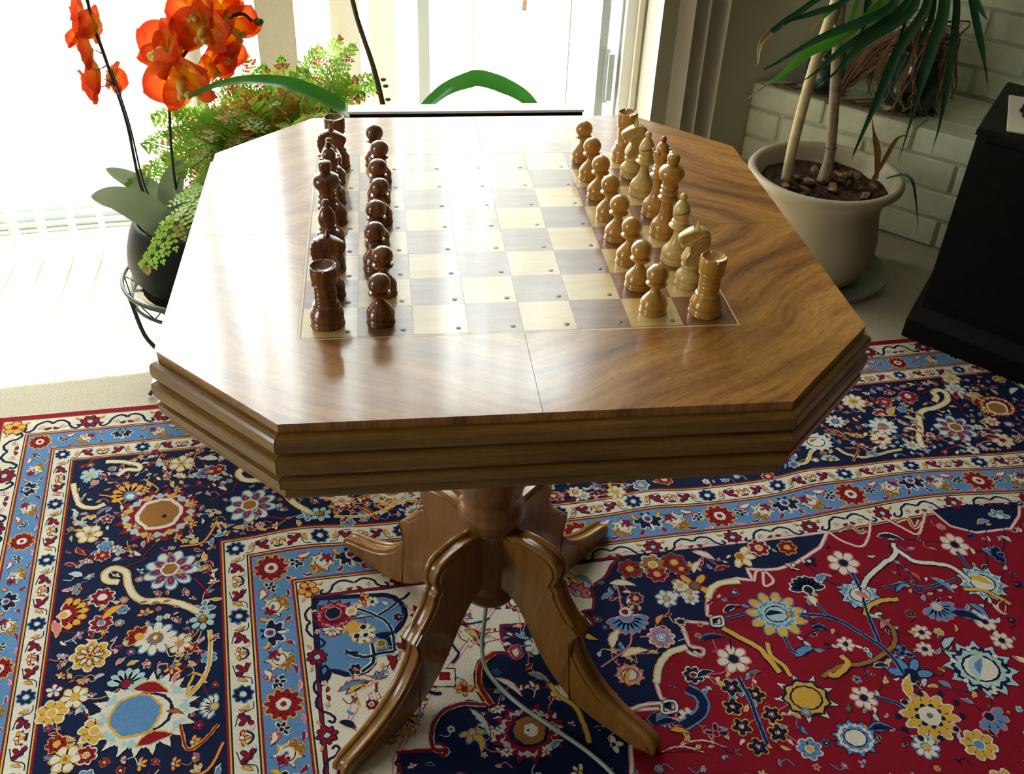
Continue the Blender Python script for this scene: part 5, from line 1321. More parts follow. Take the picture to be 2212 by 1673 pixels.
M['fern_sunlit'] = leaf_mat('sunlit_fern_leaflet', (.38,.66,.05), (.52,.80,.09), trans=.45)  # lighter copy of the leaflet green, with sunlight put into the colour
M['fern_old'] = leaf_mat('fading_fern_leaflet', (.42,.42,.06), (.55,.38,.09), trans=.4)
M['fern_dry'] = leaf_mat('dry_fern_leaflet', (.34,.10,.03), (.55,.20,.04), trans=.3)
M['stalk'] = plain('green_brown_stalk', (.16,.20,.05), .5)
M['orchid_leaf'] = leaf_mat('thick_orchid_leaf', (.24,.31,.18), (.33,.40,.26), rough=.28, trans=.2, scale=6)
M['strap'] = leaf_mat('strap_leaf', (.035,.19,.02), (.07,.27,.035), rough=.22, trans=.25, scale=5)
M['drac'] = leaf_mat('dracaena_leaf', (.010,.050,.018), (.022,.085,.030), rough=.32, trans=.12, scale=8)
M['drac_bright'] = leaf_mat('young_dracaena_leaf', (.03,.17,.01), (.06,.24,.02), rough=.35, trans=.3, scale=8)
M['drac_dry'] = leaf_mat('dry_leaf_end', (.38,.27,.11), (.52,.42,.22), rough=.6, trans=.2)
M['brown_leaf'] = leaf_mat('dead_brown_leaf', (.16,.075,.015), (.28,.13,.03), rough=.6, trans=.1)
M['cane'] = plain('pale_cane', (.46,.36,.19), .6, noise_amt=.2, nscale=40, bump=.4, bscale=120)
M['cane2'] = plain('grey_brown_cane', (.30,.22,.13), .7, noise_amt=.25, nscale=60, bump=.5, bscale=150)
M['soil'] = plain('dark_potting_soil', (.055,.035,.020), .95, .1, noise_amt=.7, nscale=120, bump=1, bscale=160)
M['chip'] = plain('bark_chip', (.22,.13,.06), .85, .1, noise_amt=.45, nscale=50)
M['pot'] = plain('beige_plastic_pot', (.44,.37,.245), .45, .4, noise_amt=.05, nscale=10, bump=.15, bscale=90)
M['blackpot'] = plain('black_glazed_pot', (.008,.011,.012), .5, .2, noise_amt=.2, nscale=20)
M['wire'] = plain('dark_green_wire', (.05,.075,.075), .4, .5)
M['darkstem'] = plain('dark_orchid_stem', (.025,.035,.03), .4)
M['bud'] = plain('green_bud', (.10,.17,.03), .4)
M['browntwig'] = plain('brown_flower_stem', (.11,.065,.025), .5)
M['green_glaze'] = plain('dark_green_glaze', (.010,.040,.032), .25, .5, coat=.5, noise_amt=.5, nscale=40)
M['root'] = plain('dry_root', (.22,.12,.065), .8, .2, noise_amt=.4, nscale=60)
M['blackwood'] = wood('black_stained_wood', [(.002,.002,.0018), (.004,.0035,.003), (.008,.006,.005)], axis=(2, 14, 14), scale=10, rough=.5, coat=.0, dist=.2, pores=.2); M['blackwood'].node_tree.nodes['Principled BSDF'].inputs['Specular IOR Level'].default_value = .12
M['burgundy'] = plain('burgundy_cloth', (.022,.004,.006), .85, .1, noise_amt=.3, nscale=60, bump=.5, bscale=200)
M['cardwhite'] = plain('cream_saucer', (.62,.56,.46), .5, .3, noise_amt=.04)
M['clear'] = plain('cloudy_plastic_saucer', (.30,.30,.23), .2, .5)
_n = NB(M['clear'].node_tree); _t = _n.n('ShaderNodeBsdfTransparent'); _m = _n.n('ShaderNodeMixShader'); _m.inputs[0].default_value = .45
_n.link(M['clear'].node_tree.nodes['Principled BSDF'].outputs[0], _m.inputs[1]); _n.link(_t.outputs[0], _m.inputs[2]); _n.link(_m.outputs[0], M['clear'].node_tree.nodes['Material Output'].inputs[0])
M['terracotta'] = plain('terracotta', (.34,.14,.07), .8, .2, noise_amt=.15)
def petal_mat():
    m, nt, p, out = new_mat('orange_red_petal'); b = NB(nt)
    c = b.coord()
    ln = b.n('ShaderNodeVectorMath', operation='LENGTH'); b.link(c, ln.inputs[0])
    f, _ = b.noise(c, 55, 3)
    d = b.math('ADD', b.math('MULTIPLY', ln.outputs['Value'], 17), b.math('MULTIPLY', b.math('SUBTRACT', f, .5), .7))
    col = b.ramp(d, [(.12, (.90,.52,.03)), (.42, (.90,.36,.03)), (.62, (.85,.13,.02)), (.95, (.74,.055,.015))])
    b.link(col, p.inputs['Base Color']); p.inputs['Roughness'].default_value = .6; p.inputs['Specular IOR Level'].default_value = .2
    tl = b.n('ShaderNodeBsdfTranslucent'); b.link(col, tl.inputs['Color'])
    ms = b.n('ShaderNodeMixShader'); ms.inputs[0].default_value = .45
    b.link(p.outputs[0], ms.inputs[1]); b.link(tl.outputs[0], ms.inputs[2]); b.link(ms.outputs[0], out.inputs[0])
    return m
M['petal'] = petal_mat()
M['lip'] = plain('yellow_lip', (.75,.50,.08), .5, noise_amt=.3, nscale=80)

def ribbon(path, width, fold=.15, facing=(-.25, -1, .55), n=5, wf=None, thick=0):
    """leaf blade along a path; wf(t) is the width profile"""
    P_ = [Vector(p) for p in smooth_path(path, n)]
    m = len(P_); V, F = [], []
    f = Vector(facing).normalized()
    wf = wf or (lambda t: math.sin(math.pi*min(1, t*.92+.08))**.6)
    for i, p in enumerate(P_):
        t = (P_[min(i+1, m-1)] - P_[max(i-1, 0)]).normalized()
        s = t.cross(f); s = s.normalized() if s.length > 1e-4 else t.orthogonal().normalized()
        nn_ = s.cross(t).normalized(); q = width*.5*wf(i/(m-1))
        V += [p + s*q + nn_*q*fold*2, p + s*q*.5 + nn_*q*fold*.6, p, p - s*q*.5 + nn_*q*fold*.6, p - s*q + nn_*q*fold*2]
    for i in range(m-1):
        for k in range(4): F.append((i*5+k, i*5+k+1, (i+1)*5+k+1, (i+1)*5+k))
    return V, F
def pxpath(pts, *_):
    return [at(*p) for p in pts]

# --- fern
def frond(name, path, plen, parent, seed, dry=.05, old=.15, facing=(-.2,-1,.8), npin=None, dens=1.0, big=.92):
    r_ = random.Random(seed)
    P_ = [Vector(p) for p in smooth_path(path, 8)]
    L_ = [0.0]
    for a, b in zip(P_, P_[1:]): L_.append(L_[-1] + (b-a).length)
    tot = L_[-1]; f = Vector(facing).normalized()
    V, F, MI = [], [], []
    tv, tf = tube(P_, [.0014*(1-.7*i/len(P_)) for i in range(len(P_))], 4)
    V += tv; F += tf; MI += [3]*len(tf)
    npin = npin or max(5, int(tot/(.016*dens)))
    def pos(d):
        for i in range(len(L_)-1):
            if L_[i+1] >= d:
                k = (d-L_[i])/max(1e-6, L_[i+1]-L_[i]); return P_[i].lerp(P_[i+1], k), (P_[i+1]-P_[i]).normalized()
        return P_[-1], (P_[-1]-P_[-2]).normalized()
    def leaflet(c, d, s, L, W, mi):
        n = len(V); nr = d.cross(s).normalized()*L*r_.uniform(-.15, .15)
        V.extend([c, c+d*L*.35+s*W, c+d*L*.75+s*W*.75+nr, c+d*L+nr*1.5, c+d*L*.75-s*W*.75+nr, c+d*L*.35-s*W]); F.append((n, n+1, n+2, n+3, n+4, n+5)); MI.append(mi)
    for k in range(npin):
        u = .18 + .80*(k+.5)/npin; p, t = pos(u*tot)
        s = t.cross(f).normalized(); nz = s.cross(t)
        pl = plen*(math.sin(math.pi*min(1, (1.02-u)*.95))**.7)*(1 - .35*max(0, u-.6)/.4)
        for sg in (-1, 1):
            if r_.random() < .04: continue
            pd = (s*sg*1.0 + t*.55 + nz*r_.uniform(-.3, .15)).normalized(); pl_ = pl*r_.uniform(.85, 1.1)
            ps = pd.cross(nz).normalized()
            x_ = r_.random(); base = 2 if x_ < dry else (1 if x_ < dry+old else 0)
            nl = max(3, int(pl_/(.0064*big))); 
            for j in range(nl):
                w_ = (j+.6)/nl; c = p + pd*pl_*w_ - Vector((0,0,1))*(pl_*.25*w_*w_)
                ll = (.0098*(1-.60*w_)*(plen/.05)**.5 + .0018)*big
                mi = base if r_.random() > .10 else (2 if (w_ > .8 and r_.random() < dry*3) else base)
                for s2 in (-1, 1):
                    d2 = (ps*s2 + pd*.55).normalized(); leaflet(c, d2, d2.cross(nz).normalized(), ll, ll*.37, mi)
            leaflet(p + pd*pl_*.96 - Vector((0,0,1))*(pl_*.23), pd, ps, .007, .0025, base if r_.random() > dry*2 else 2)
            n = len(V); q = p + pd*pl_; wv = ps*.0004
            V.extend([p-wv, p+wv, q - Vector((0,0,1))*(pl_*.25)]); F.append((n, n+1, n+2)); MI.append(3)
    me = mesh(name, V, F)
    for mm_ in (M['fern'], M['fern_old'], M['fern_dry'], M['stalk']): me.materials.append(mm_)
    me.polygons.foreach_set('material_index', MI)
    return link(name, me, None, parent)
FC = Vector((-.33, 1.0, .34))
fern = thing('potted_fern', 'lacy green and browning fern spilling out behind the left far corner of the chess table', 'plant', (0, 0, 0))
obj('plant_pot', xf(lathe([(0,.0),(.085,.0),(.095,.02),(.125,.28),(.135,.285),(.135,.315),(.125,.315),(.12,.29),(0,.285)], 32), Matrix.Translation((FC.x, FC.y, 0))), M['terracotta'], fern, True)
obj('soil', xf(lathe([(0,.300),(.06,.302),(.119,.292)], 20), Matrix.Translation((FC.x, FC.y, 0))), M['soil'], fern)
def fr(path, plen, seed, **k):
    return frond('frond', path, plen, fern, seed, **k)
# the big bright frond hanging in front of the black pot
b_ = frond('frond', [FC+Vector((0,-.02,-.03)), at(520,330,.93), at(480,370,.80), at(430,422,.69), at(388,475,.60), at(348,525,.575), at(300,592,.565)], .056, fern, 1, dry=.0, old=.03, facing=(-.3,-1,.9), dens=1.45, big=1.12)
b_.data.materials[0] = M['fern_sunlit']; b_['label'] = 'large bright green fern frond hanging over the black pot'
tips = [(305,322,.80,.05),(322,258,.86,.045),(350,292,.80,.05),(288,388,.80,.04),(268,410,.78,.04),(372,250,.88,.045),(345,350,.78,.045),(420,210,.92,.045),(455,165,.98,.04),
        (480,330,.80,.045),(520,118,1.05,.04),(498,200,.90,.045),(560,140,1.05,.045),(605,118,1.05,.04),(590,230,.90,.045),(640,180,.98,.045),(660,210,.90,.04),(700,100,1.08,.045),
        (770,92,1.05,.04),(735,70,1.10,.035),(710,190,.95,.04),(760,165,1.02,.045),(815,165,1.05,.045),(795,205,1.0,.04),(822,190,1.08,.035),(740,230,.90,.04),(690,250,.85,.045),(620,290,.80,.05),
        (560,320,.78,.05),(430,400,.70,.045),(400,330,.74,.05),(640,140,1.02,.04),(540,280,.82,.05),(470,260,.85,.05),(670,150,1.0,.045),(440,300,.80,.05),(380,380,.74,.04),(520,190,.95,.045),(580,180,1.0,.045),(500,380,.74,.045)]
rf_ = random.Random(21)
for i, (x, y, Y, pl) in enumerate(tips):
    tip = at(x, y, Y); c = FC + Vector((rf_.uniform(-.05,.05), rf_.uniform(-.05,.05), -.035))
    mid = c.lerp(tip, .5) + Vector((rf_.uniform(-.02,.02), rf_.uniform(-.02,.02), .05 + .04*rf_.random()))
    m2 = c.lerp(tip, .82) + Vector((0, 0, .035))
    inner = 430 < x < 700 and y > 150
    fr([c, mid, m2, tip], pl*1.05, 40+i, dry=.22 if inner else .05, old=.35 if inner else .10, facing=(rf_.uniform(-.4,.2), -1, rf_.uniform(.4,1.2)))
for i in range(16):                       # short inner fronds thickening the crown
    a = rf_.uniform(0, 6.28); R_ = rf_.uniform(.10, .20)
    tip = FC + Vector((R_*math.cos(a)*1.2-.04, R_*math.sin(a)*.8-.06, rf_.uniform(-.02,.20)))
    fr([FC+Vector((0,0,-.03)), FC.lerp(tip,.5)+Vector((0,0,.06)), tip], .05, 90+i, dry=.25, old=.4, facing=(0,-1,1))

# --- orchid in the black pot on its wire stand
OC = Vector((-.50, .76, 0))
st = thing('plant_stand', 'dark wire plant stand with ring rim holding the black orchid pot', 'stand', (OC.x, OC.y, 0))
def circ(r, z, n=48): return [(r*math.cos(2*math.pi*k/n), r*math.sin(2*math.pi*k/n), z) for k in range(n+1)]
obj('rim_ring', tube(circ(.152,.250), .0042, 8), M['wire'], st, True)
obj('lower_ring', tube(circ(.140,.214), .0036, 8), M['wire'], st, True)
zz = []
for k in range(16):
    a0, a1, a2 = [2*math.pi*(k+d)/16 for d in (0, .5, 1)]
    zz.append(tube([(.151*math.cos(a0), .151*math.sin(a0), .247), (.141*math.cos(a1), .141*math.sin(a1), .217)], .0016, 5))
    zz.append(tube([(.141*math.cos(a1), .141*math.sin(a1), .217), (.151*math.cos(a2), .151*math.sin(a2), .247)], .0016, 5))
obj('lattice', join(*zz), M['wire'], st)
obj('cross_bar', join(tube([(-.139,0,.213),(.139,0,.213)], .003, 6), tube([(0,-.139,.2133),(0,.139,.2133)], .003, 6)), M['wire'], st)
for a in (208, 345, 92):
    a = math.radians(a); c, s = math.cos(a), math.sin(a)
    obj('leg', tube(smooth_path([(.148*c,.148*s,.248),(.135*c,.135*s,.150),(.110*c,.110*s,.085),(.130*c,.130*s,.03),(.150*c,.150*s,.006)], 5), .0045, 8), M['wire'], st, True)
sc_ = thing('plant_saucer', 'shallow grey saucer with grit under the black orchid pot', 'saucer', (OC.x, OC.y, .2175))
obj('dish', lathe([(0,.002),(.098,.002),(.125,.012),(.136,.030),(.139,.032),(.140,.029),(.128,.009),(.10,-.001),(0,-.001)], 48), M['clear'], sc_, True)
obj('grit', lathe([(0,.010),(.08,.011),(.118,.013)], 30), M['soil'], sc_)
op = thing('potted_orchid', 'orange silk orchid with broad grey-green leaves in a round black pot', 'plant', (OC.x, OC.y, 0))
obj('pot', lathe([(0,.229),(.075,.229),(.092,.233),(.115,.248),(.129,.268),(.1345,.292),(.131,.320),(.122,.350),(.112,.372),(.107,.377),(.102,.373),(.106,.355),(.106,.335),(0,.335)], 56), M['blackpot'], op, True)
obj('soil', xf(lathe([(0,.352),(.05,.351),(.107,.345)], 24), Matrix.Identity(4)), M['soil'], op)
oo = Vector((OC.x, OC.y, 0))
def oleaf(pts, w_, fold=.12, facing=(-.3,-1,1.2)):
    return obj('leaf', ribbon([Vector(p)-oo for p in pts], w_, fold, facing, 7, lambda t: max(.30, math.sin(math.pi*min(1, .12+t*.80)))**.8*(1 if t < .86 else max(.05, math.sqrt(max(0, 1-((t-.86)/.14)**2))))), M['orchid_leaf'], op, True)
base = Vector((OC.x, OC.y-.02, .36))
oleaf([base, at(360,490,.72), at(310,455,.70), at(255,432,.69), at(196,425,.68)], .060)
oleaf([base, at(372,450,.76), at(330,415,.78), at(280,388,.80), at(228,364,.82)], .040)
oleaf([base, at(378,440,.76), at(380,390,.78), at(396,345,.80)], .052, .25)
oleaf([base, at(415,450,.78), at(450,405,.82), at(490,385,.86)], .050)
oleaf([base, at(420,480,.74), at(455,460,.72), at(500,455,.70)], .045)
obj('flower_stem', tube([Vector(p)-oo for p in smooth_path([base, at(340,450,.77), at(305,405,.78), at(275,270,.80), at(248,185,.81), at(222,110,.82), at(200,50,.83), at(188,0,.83), at(170,-40,.83)], 6)], .0030, 6), M['darkstem'], op, True)
obj('support_stake', tube([Vector(p)-oo for p in smooth_path([base, at(346,450,.765), at(312,400,.775), at(280,270,.79), at(240,148,.80)], 5)], .0018, 6), M['darkstem'], op, True)
obj('flower_stem', tube([Vector(p)-oo for p in smooth_path([base, at(384,420,.77), at(371,330,.77), at(366,230,.77), at(372,170,.76), at(400,115,.76), at(430,85,.77), at(470,50,.78), at(520,30,.79), at(545,46,.79)], 6)], .0030, 6), M['darkstem'], op, True)
obj('bud', ico(at(559,47,.79)-oo, .0075, 2, (1.2,1,1)), M['bud'], op, True)
# petals: base of each at its origin
def petal_mesh(L, W, name, cup=.25):
    V, F = [], []
    for i in range(15):
        t = i/14; w_ = W*max(.10*(1-t), math.sin(math.pi*t**.78))**.62*.5
        for k in range(11):
            u = k/10*2-1
            V.append((L*t, w_*u, cup*L*(.5*t*t - .35*t) + .22*W*u*u*(.4+t*.3) + .002*math.sin(t*9+u*5)))
    for i in range(14):
        for k in range(10): F.append((i*11+k, i*11+k+1, (i+1)*11+k+1, (i+1)*11+k))
    me = mesh(name, V, F, True); me.materials.append(M['petal']); return me
PB = petal_mesh(.055, .066, 'petal'); PS = petal_mesh(.052, .038, 'petal')
LM = mesh('lip', *join(ico((.010,0,.006), .009, 2, (1.3,.8,.8)), ico((.020,.006,.004), .006, 2), ico((.020,-.006,.004), .006, 2)), True); LM.materials.append(M['lip'])
CM = mesh('flower', *ico((0,0,.001), .0055, 2), True); CM.materials.append(M['lip'])
def flower(px, py, Y, face, roll=0, s=1.0):
    """face: direction the bloom looks"""
    f = link('flower', CM, None, op, at(px, py, Y)-oo)
    q = Vector(face).normalized().to_track_quat('Z', 'Y') @ Euler((0, 0, math.radians(roll))).to_quaternion()
    f.rotation_mode = 'QUATERNION'; f.rotation_quaternion = q; f.scale = (s, s, s)
    for a, me in ((8, PB), (172, PB), (90, PS), (218, PS), (322, PS)):
        o = link('petal', me, None, f, (0, 0, 0 if me is PB else -.002)); o.rotation_euler = (0, math.radians(-14), math.radians(a))
    o = link('lip', LM, None, f, (0, 0, .004)); o.rotation_euler = (0, math.radians(-30), math.radians(-90))
for a in ((398,168,.735,(-.35,-1,-.25),20,1.45),(362,112,.76,(-.7,-.6,.5),-10,1.3),(385,92,.78,(.2,-.8,.7),30,1.0),(442,62,.76,(-.3,-1,.1),0,1.15),(500,62,.79,(.5,-1,0),40,1.1),
          (455,140,.79,(.6,-.8,-.2),10,.95),(478,30,.80,(0,-1,.4),60,1.0),(425,22,.78,(-.5,-.9,.2),15,1.05),(488,112,.80,(.7,-.6,-.5),-30,.85)):
    flower(a[0], a[1], a[2], a[3], a[4], a[5]*.92)
for a in ((182,40,.84,(-1,-.25,.2),0,1.0),(210,60,.83,(-.9,.3,.1),30,.85),(198,108,.83,(-1,-.3,0),10,1.0),(212,150,.82,(-1,-.1,-.2),-20,.95),(205,190,.82,(-1,-.35,-.3),15,.85),(238,170,.82,(.6,.5,-.3),0,.75),(170,80,.83,(-1,.2,.3),0,.6)):
    flower(a[0], a[1], a[2], a[3], a[4], a[5]*.9)
for (a, b) in (((233,140,.82),(215,150,.82)),((225,118,.82),(205,108,.83)),((250,183,.81),(225,170,.82)),((246,180,.81),(212,190,.82))):
    obj('flower_stalk', tube([at(*a)-oo, at(*b)-oo], .0011, 5), M['darkstem'], op)

# --- strap-leaved plant behind the table, with a brown flower stem
SP = Vector((.02, .84, 0))
sp = thing('strap_leaf_plant', 'arching green strap leaves and a tall brown flower stem behind the far table edge', 'plant', (0, 0, 0))
obj('pot', xf(lathe([(0,.0),(.08,.0),(.09,.01),(.115,.27),(.125,.275),(.125,.30),(.113,.30),(.108,.28),(0,.275)], 32), Matrix.Translation(SP)), M['terracotta'], sp, True)
obj('soil', xf(lathe([(0,.290),(.05,.290),(.110,.283)], 20), Matrix.Translation(SP)), M['soil'], sp)
sb = SP + Vector((0,0,.28))
wf1 = lambda t: max(.35, math.sin(math.pi*min(.98, .25+t*.74)))**.9 if t < .97 else .2
l1 = obj('leaf', ribbon([sb+Vector((-.03,0,0)), at(835,300,.80), at(790,272,.72), at(752,243,.66), at(700,212,.64), at(640,187,.64), at(590,176,.65), at(520,174,.66), at(460,187,.67), at(408,210,.68)], .030, .12, (-.1,-1,1.5), 7, wf1), M['strap_pale'] if 'strap_pale' in M else M['strap'], sp, True)
l1['label'] = 'long strap leaf arching left, shiny blue-green on top'
obj('leaf', ribbon([sb+Vector((0,.0,0)), at(872,300,.82), at(912,238,.80), at(960,195,.79), at(1010,174,.78), at(1040,170,.78), at(1090,186,.78), at(1130,208,.78), at(1158,236,.78), at(1172,262,.78)], .030, .10, (0,-1,.55), 7,
    lambda t: .35 + .65*max(0, math.sin(math.pi*min(1, max(0, t*1.15-.15))))), M['strap'], sp, True)
obj('leaf', ribbon([sb+Vector((.02,.02,0)), at(1000,262,.95), at(1060,262,1.0)], .028, .1), M['strap'], sp, True)
obj('flower_stem', tube(smooth_path([sb+Vector((-.02,.02,0)), at(845,290,.80), at(830,238,.80), at(815,175,.80), at(800,125,.80), at(783,75,.80), at(768,27,.80), at(752,-40,.80)], 6), [.0055,.0042], 8), M['browntwig'], sp, True)
for x, y in ((836,172),(841,186),(846,215),(826,200)): obj('bract', ico(at(x-8,y,.79), .0035, 1, (1.6,1,1)), M['brown_leaf'], sp)

# --- thin rail seen just beyond the far edge of the table
rk = thing('plant_rack', 'thin dark rack rail with a white top just beyond the far table edge', 'rack', (0, 0, 0))
a0, a1 = at(752,246,.56), at(1262,241,.56)
zt = (a0.z+a1.z)/2
obj('top_board', box(a0.x, a1.x, .560, .592, zt-.001, zt+.003), M['white'], rk)
obj('rail', box(a0.x+.002, a1.x-.002, .562, .590, zt-.012, zt-.0012), M['blackwood'], rk)
for x in (a0.x+.02, a1.x-.02):
    obj('post', box(x-.008, x+.008, .568, .584, .012, zt-.012), M['blackwood'], rk)
    obj('foot', box(x-.010, x+.010, .50, .65, .008, .020), M['blackwood'], rk)
obj('shelf', box(a0.x+.02, a1.x-.02, .570, .582, .22, .235), M['blackwood'], rk)

# ------------------------------------------------------------------ dracaena in the beige pot
DP = Vector((.931, 1.123, 0))
ds = thing('pot_saucer', 'cloudy plastic saucer under the big beige dracaena pot on the carpet', 'saucer', (DP.x+.03, DP.y-.02, .001))
obj('dish', lathe([(0,.003),(.125,.003),(.150,.008),(.168,.030),(.172,.031),(.173,.027),(.156,.003),(.13,.0),(0,.0)], 56), M['clear'], ds, True)
dr = thing('potted_dracaena', 'tall dracaena with two canes and drooping narrow leaves in a big beige pot', 'plant', (0, 0, 0))
potp = [(0,.012),(.110,.012),(.122,.014),(.132,.022),(.146,.042),(.155,.065),(.160,.092),(.160,.120),(.155,.150),(.149,.180),(.147,.200),(.150,.220),(.158,.238),(.167,.249),(.172,.255),(.181,.259),(.186,.265),(.187,.273),(.183,.280),(.176,.283),(.168,.280),(.163,.268),(.157,.245),(.150,.23),(0,.23)]
obj('pot', xf(lathe(potp, 64), Matrix.Translation(DP)), M['pot'], dr, True)
rs = random.Random(9)
V, F = [], []
for i in range(15):                          # uneven soil
    for k in range(36):
        r_ = .158*i/14; a = 2*math.pi*k/36
        V.append((DP.x+r_*math.cos(a), DP.y+r_*math.sin(a), .240 + .010*mnoise.noise((r_*math.cos(a)*25, r_*math.sin(a)*25, 2)) + .006*mnoise.noise((r_*math.cos(a)*70, r_*math.sin(a)*70, 5))))
for i in range(14):
    for k in range(36): F.append((i*36+k, i*36+(k+1) % 36, (i+1)*36+(k+1) % 36, (i+1)*36+k))
obj('soil', (V, F), M['soil'], dr)
for i in range(26):
    a = rs.uniform(0, 6.28); r_ = .145*math.sqrt(rs.random())
    o = obj('bark_chip', ico((0,0,0), rs.uniform(.007,.014), 1, (1.5,1,.6), .25, rs), M['chip'] if i % 3 else M['soil'], dr, loc=(DP.x+r_*math.cos(a), DP.y+r_*math.sin(a), .246)); o.rotation_euler = (rs.uniform(-.4,.4), rs.uniform(-.4,.4), rs.uniform(0,6))
p1, p2 = Vector((.852,1.125,.235)), Vector((.955,1.150,.235))
obj('cane', tube(smooth_path([at(1697,392,1.135), at(1714,310,1.14), at(1741,205,1.15), at(1766,120,1.155), at(1798,27,1.16), at(1822,-50,1.165), at(1850,-130,1.17)], 6), .0125, 10), M['cane'], dr, True)
c2 = obj('cane', tube(smooth_path([at(1778,392,1.15), at(1791,345,1.15), at(1797,290,1.152), at(1803,205,1.155), at(1809,110,1.16), at(1815,27,1.165), at(1832,-60,1.17), at(1865,-140,1.175)], 6), [.0165,.016,.0155,.015,.0145]+[.0125]*20+[.0115]*18, 10), M['cane2'], dr, True)
c2['label'] = 'darker rougher second cane'
obj('tie', tube([Vector(at(1795,318,1.151))+Vector((.0140*math.cos(a), .0140*math.sin(a), 0)) for a in [2*math.pi*k/16 for k in range(17)]], .0012, 5), M['darkstem'], dr)
wd = lambda t: (.55+.45*math.sin(math.pi*min(1, t*1.4))) * (1 if t < .55 else max(.03, 1-(t-.55)/.45))
def dleaf(pts, w_, mat='drac', dry=0, facing=(-.2,-1,.4), y0=1.12, y1=1.0, f=.18):
    n = len(pts)
    P_ = [at(x, y, y0+(y1-y0)*i/(n-1)) for i, (x, y) in enumerate(pts)]
    o = obj('leaf', ribbon(P_, w_, f, facing, 6, wd), M[mat], dr, True)
    if dry:
        Q = [Vector(p) for p in smooth_path(P_, 6)]; k = min(len(Q)-3, int(len(Q)*(1-dry)))
        obj('leaf_tip', ribbon([q+Vector((0,-.0008,.0005)) for q in Q[k:]], w_*max(.12, wd(1-dry))*1.08, f, facing, 2, lambda t: max(.04, 1-t)), M['drac_dry'], dr, True)
dleaf([(1960,-70),(1935,-5),(1903,29),(1770,83),(1665,143),(1629,157)], .021, 'drac', .13)
dleaf([(1950,-70),(1900,10),(1817,79),(1751,111),(1686,163),(1656,183),(1607,219)], .022, 'drac_bright', .24, y1=.98)
dleaf([(1965,-70),(1955,10),(1827,102),(1760,157),(1730,178)], .018, 'drac', .12, y1=1.05)
dleaf([(1975,-70),(1970,20),(1865,92),(1808,153),(1764,190)], .022, 'drac', .12)
dleaf([(2010,-70),(1998,20),(1941,107),(1893,219),(1850,318),(1840,345)], .024, 'drac', 0)
dleaf([(2040,-80),(2036,27),(2000,140),(1979,223),(1938,357)], .028, 'drac', 0, y1=.95)
dleaf([(2060,-80),(2065,27),(2046,175),(2029,271),(2011,333)], .018, 'drac', .1, y1=1.05)
dleaf([(2085,-80),(2104,27),(2125,128),(2137,206)], .017, 'drac', .05, y1=1.0)
dleaf([(2070,-80),(2120,24),(2139,52)], .012, 'drac', .1)
dleaf([(1900,-70),(1780,-10),(1724,28),(1686,54),(1650,83),(1639,107),(1637,134),(1629,145)], .014, 'drac', .5, y1=1.0)
dleaf([(1900,-70),(1820,5),(1758,28),(1703,47),(1682,66)], .014, 'drac', .2, y1=1.05)
dleaf([(1900,-70),(1820,0),(1787,29),(1766,50),(1743,77)], .010, 'drac_bright', .4, y1=1.08)
dleaf([(1870,-60),(1850,10),(1836,45),(1823,80),(1789,108),(1777,124)], .012, 'drac_bright', .15, y1=1.08)
dleaf([(2000,-60),(1995,20),(1970,120),(1948,168),(1931,237),(1917,270)], .008, 'brown_leaf', 0, y1=1.02)
dleaf([(1990,-60),(1960,30),(1940,100),(1925,160),(1917,210)], .007, 'drac', .4, y1=1.05)
dleaf([(1930,-60),(1880,20),(1850,70),(1835,110),(1818,140)], .010, 'drac_dry', 0, y1=1.10)
dleaf([(2020,-80),(2010,40),(1960,130),(1925,200)], .014, 'drac', 0, y1=1.08)
dleaf([(1880,-60),(1870,40),(1850,90)], .016, 'drac', 0, y1=1.12)
dleaf([(1893,388),(1895,330),(1888,290),(1882,248)], .016, 'brown_leaf', 0, y0=1.12, y1=1.12)
dleaf([(1880,395),(1905,355),(1930,310),(1948,294),(1975,296)], .011, 'brown_leaf', 0, y0=1.11, y1=1.08)
dleaf([(1915,385),(1950,378),(1970,390),(1978,430),(1982,480),(1980,512)], .007, 'drac', 0, y0=1.08, y1=.98)

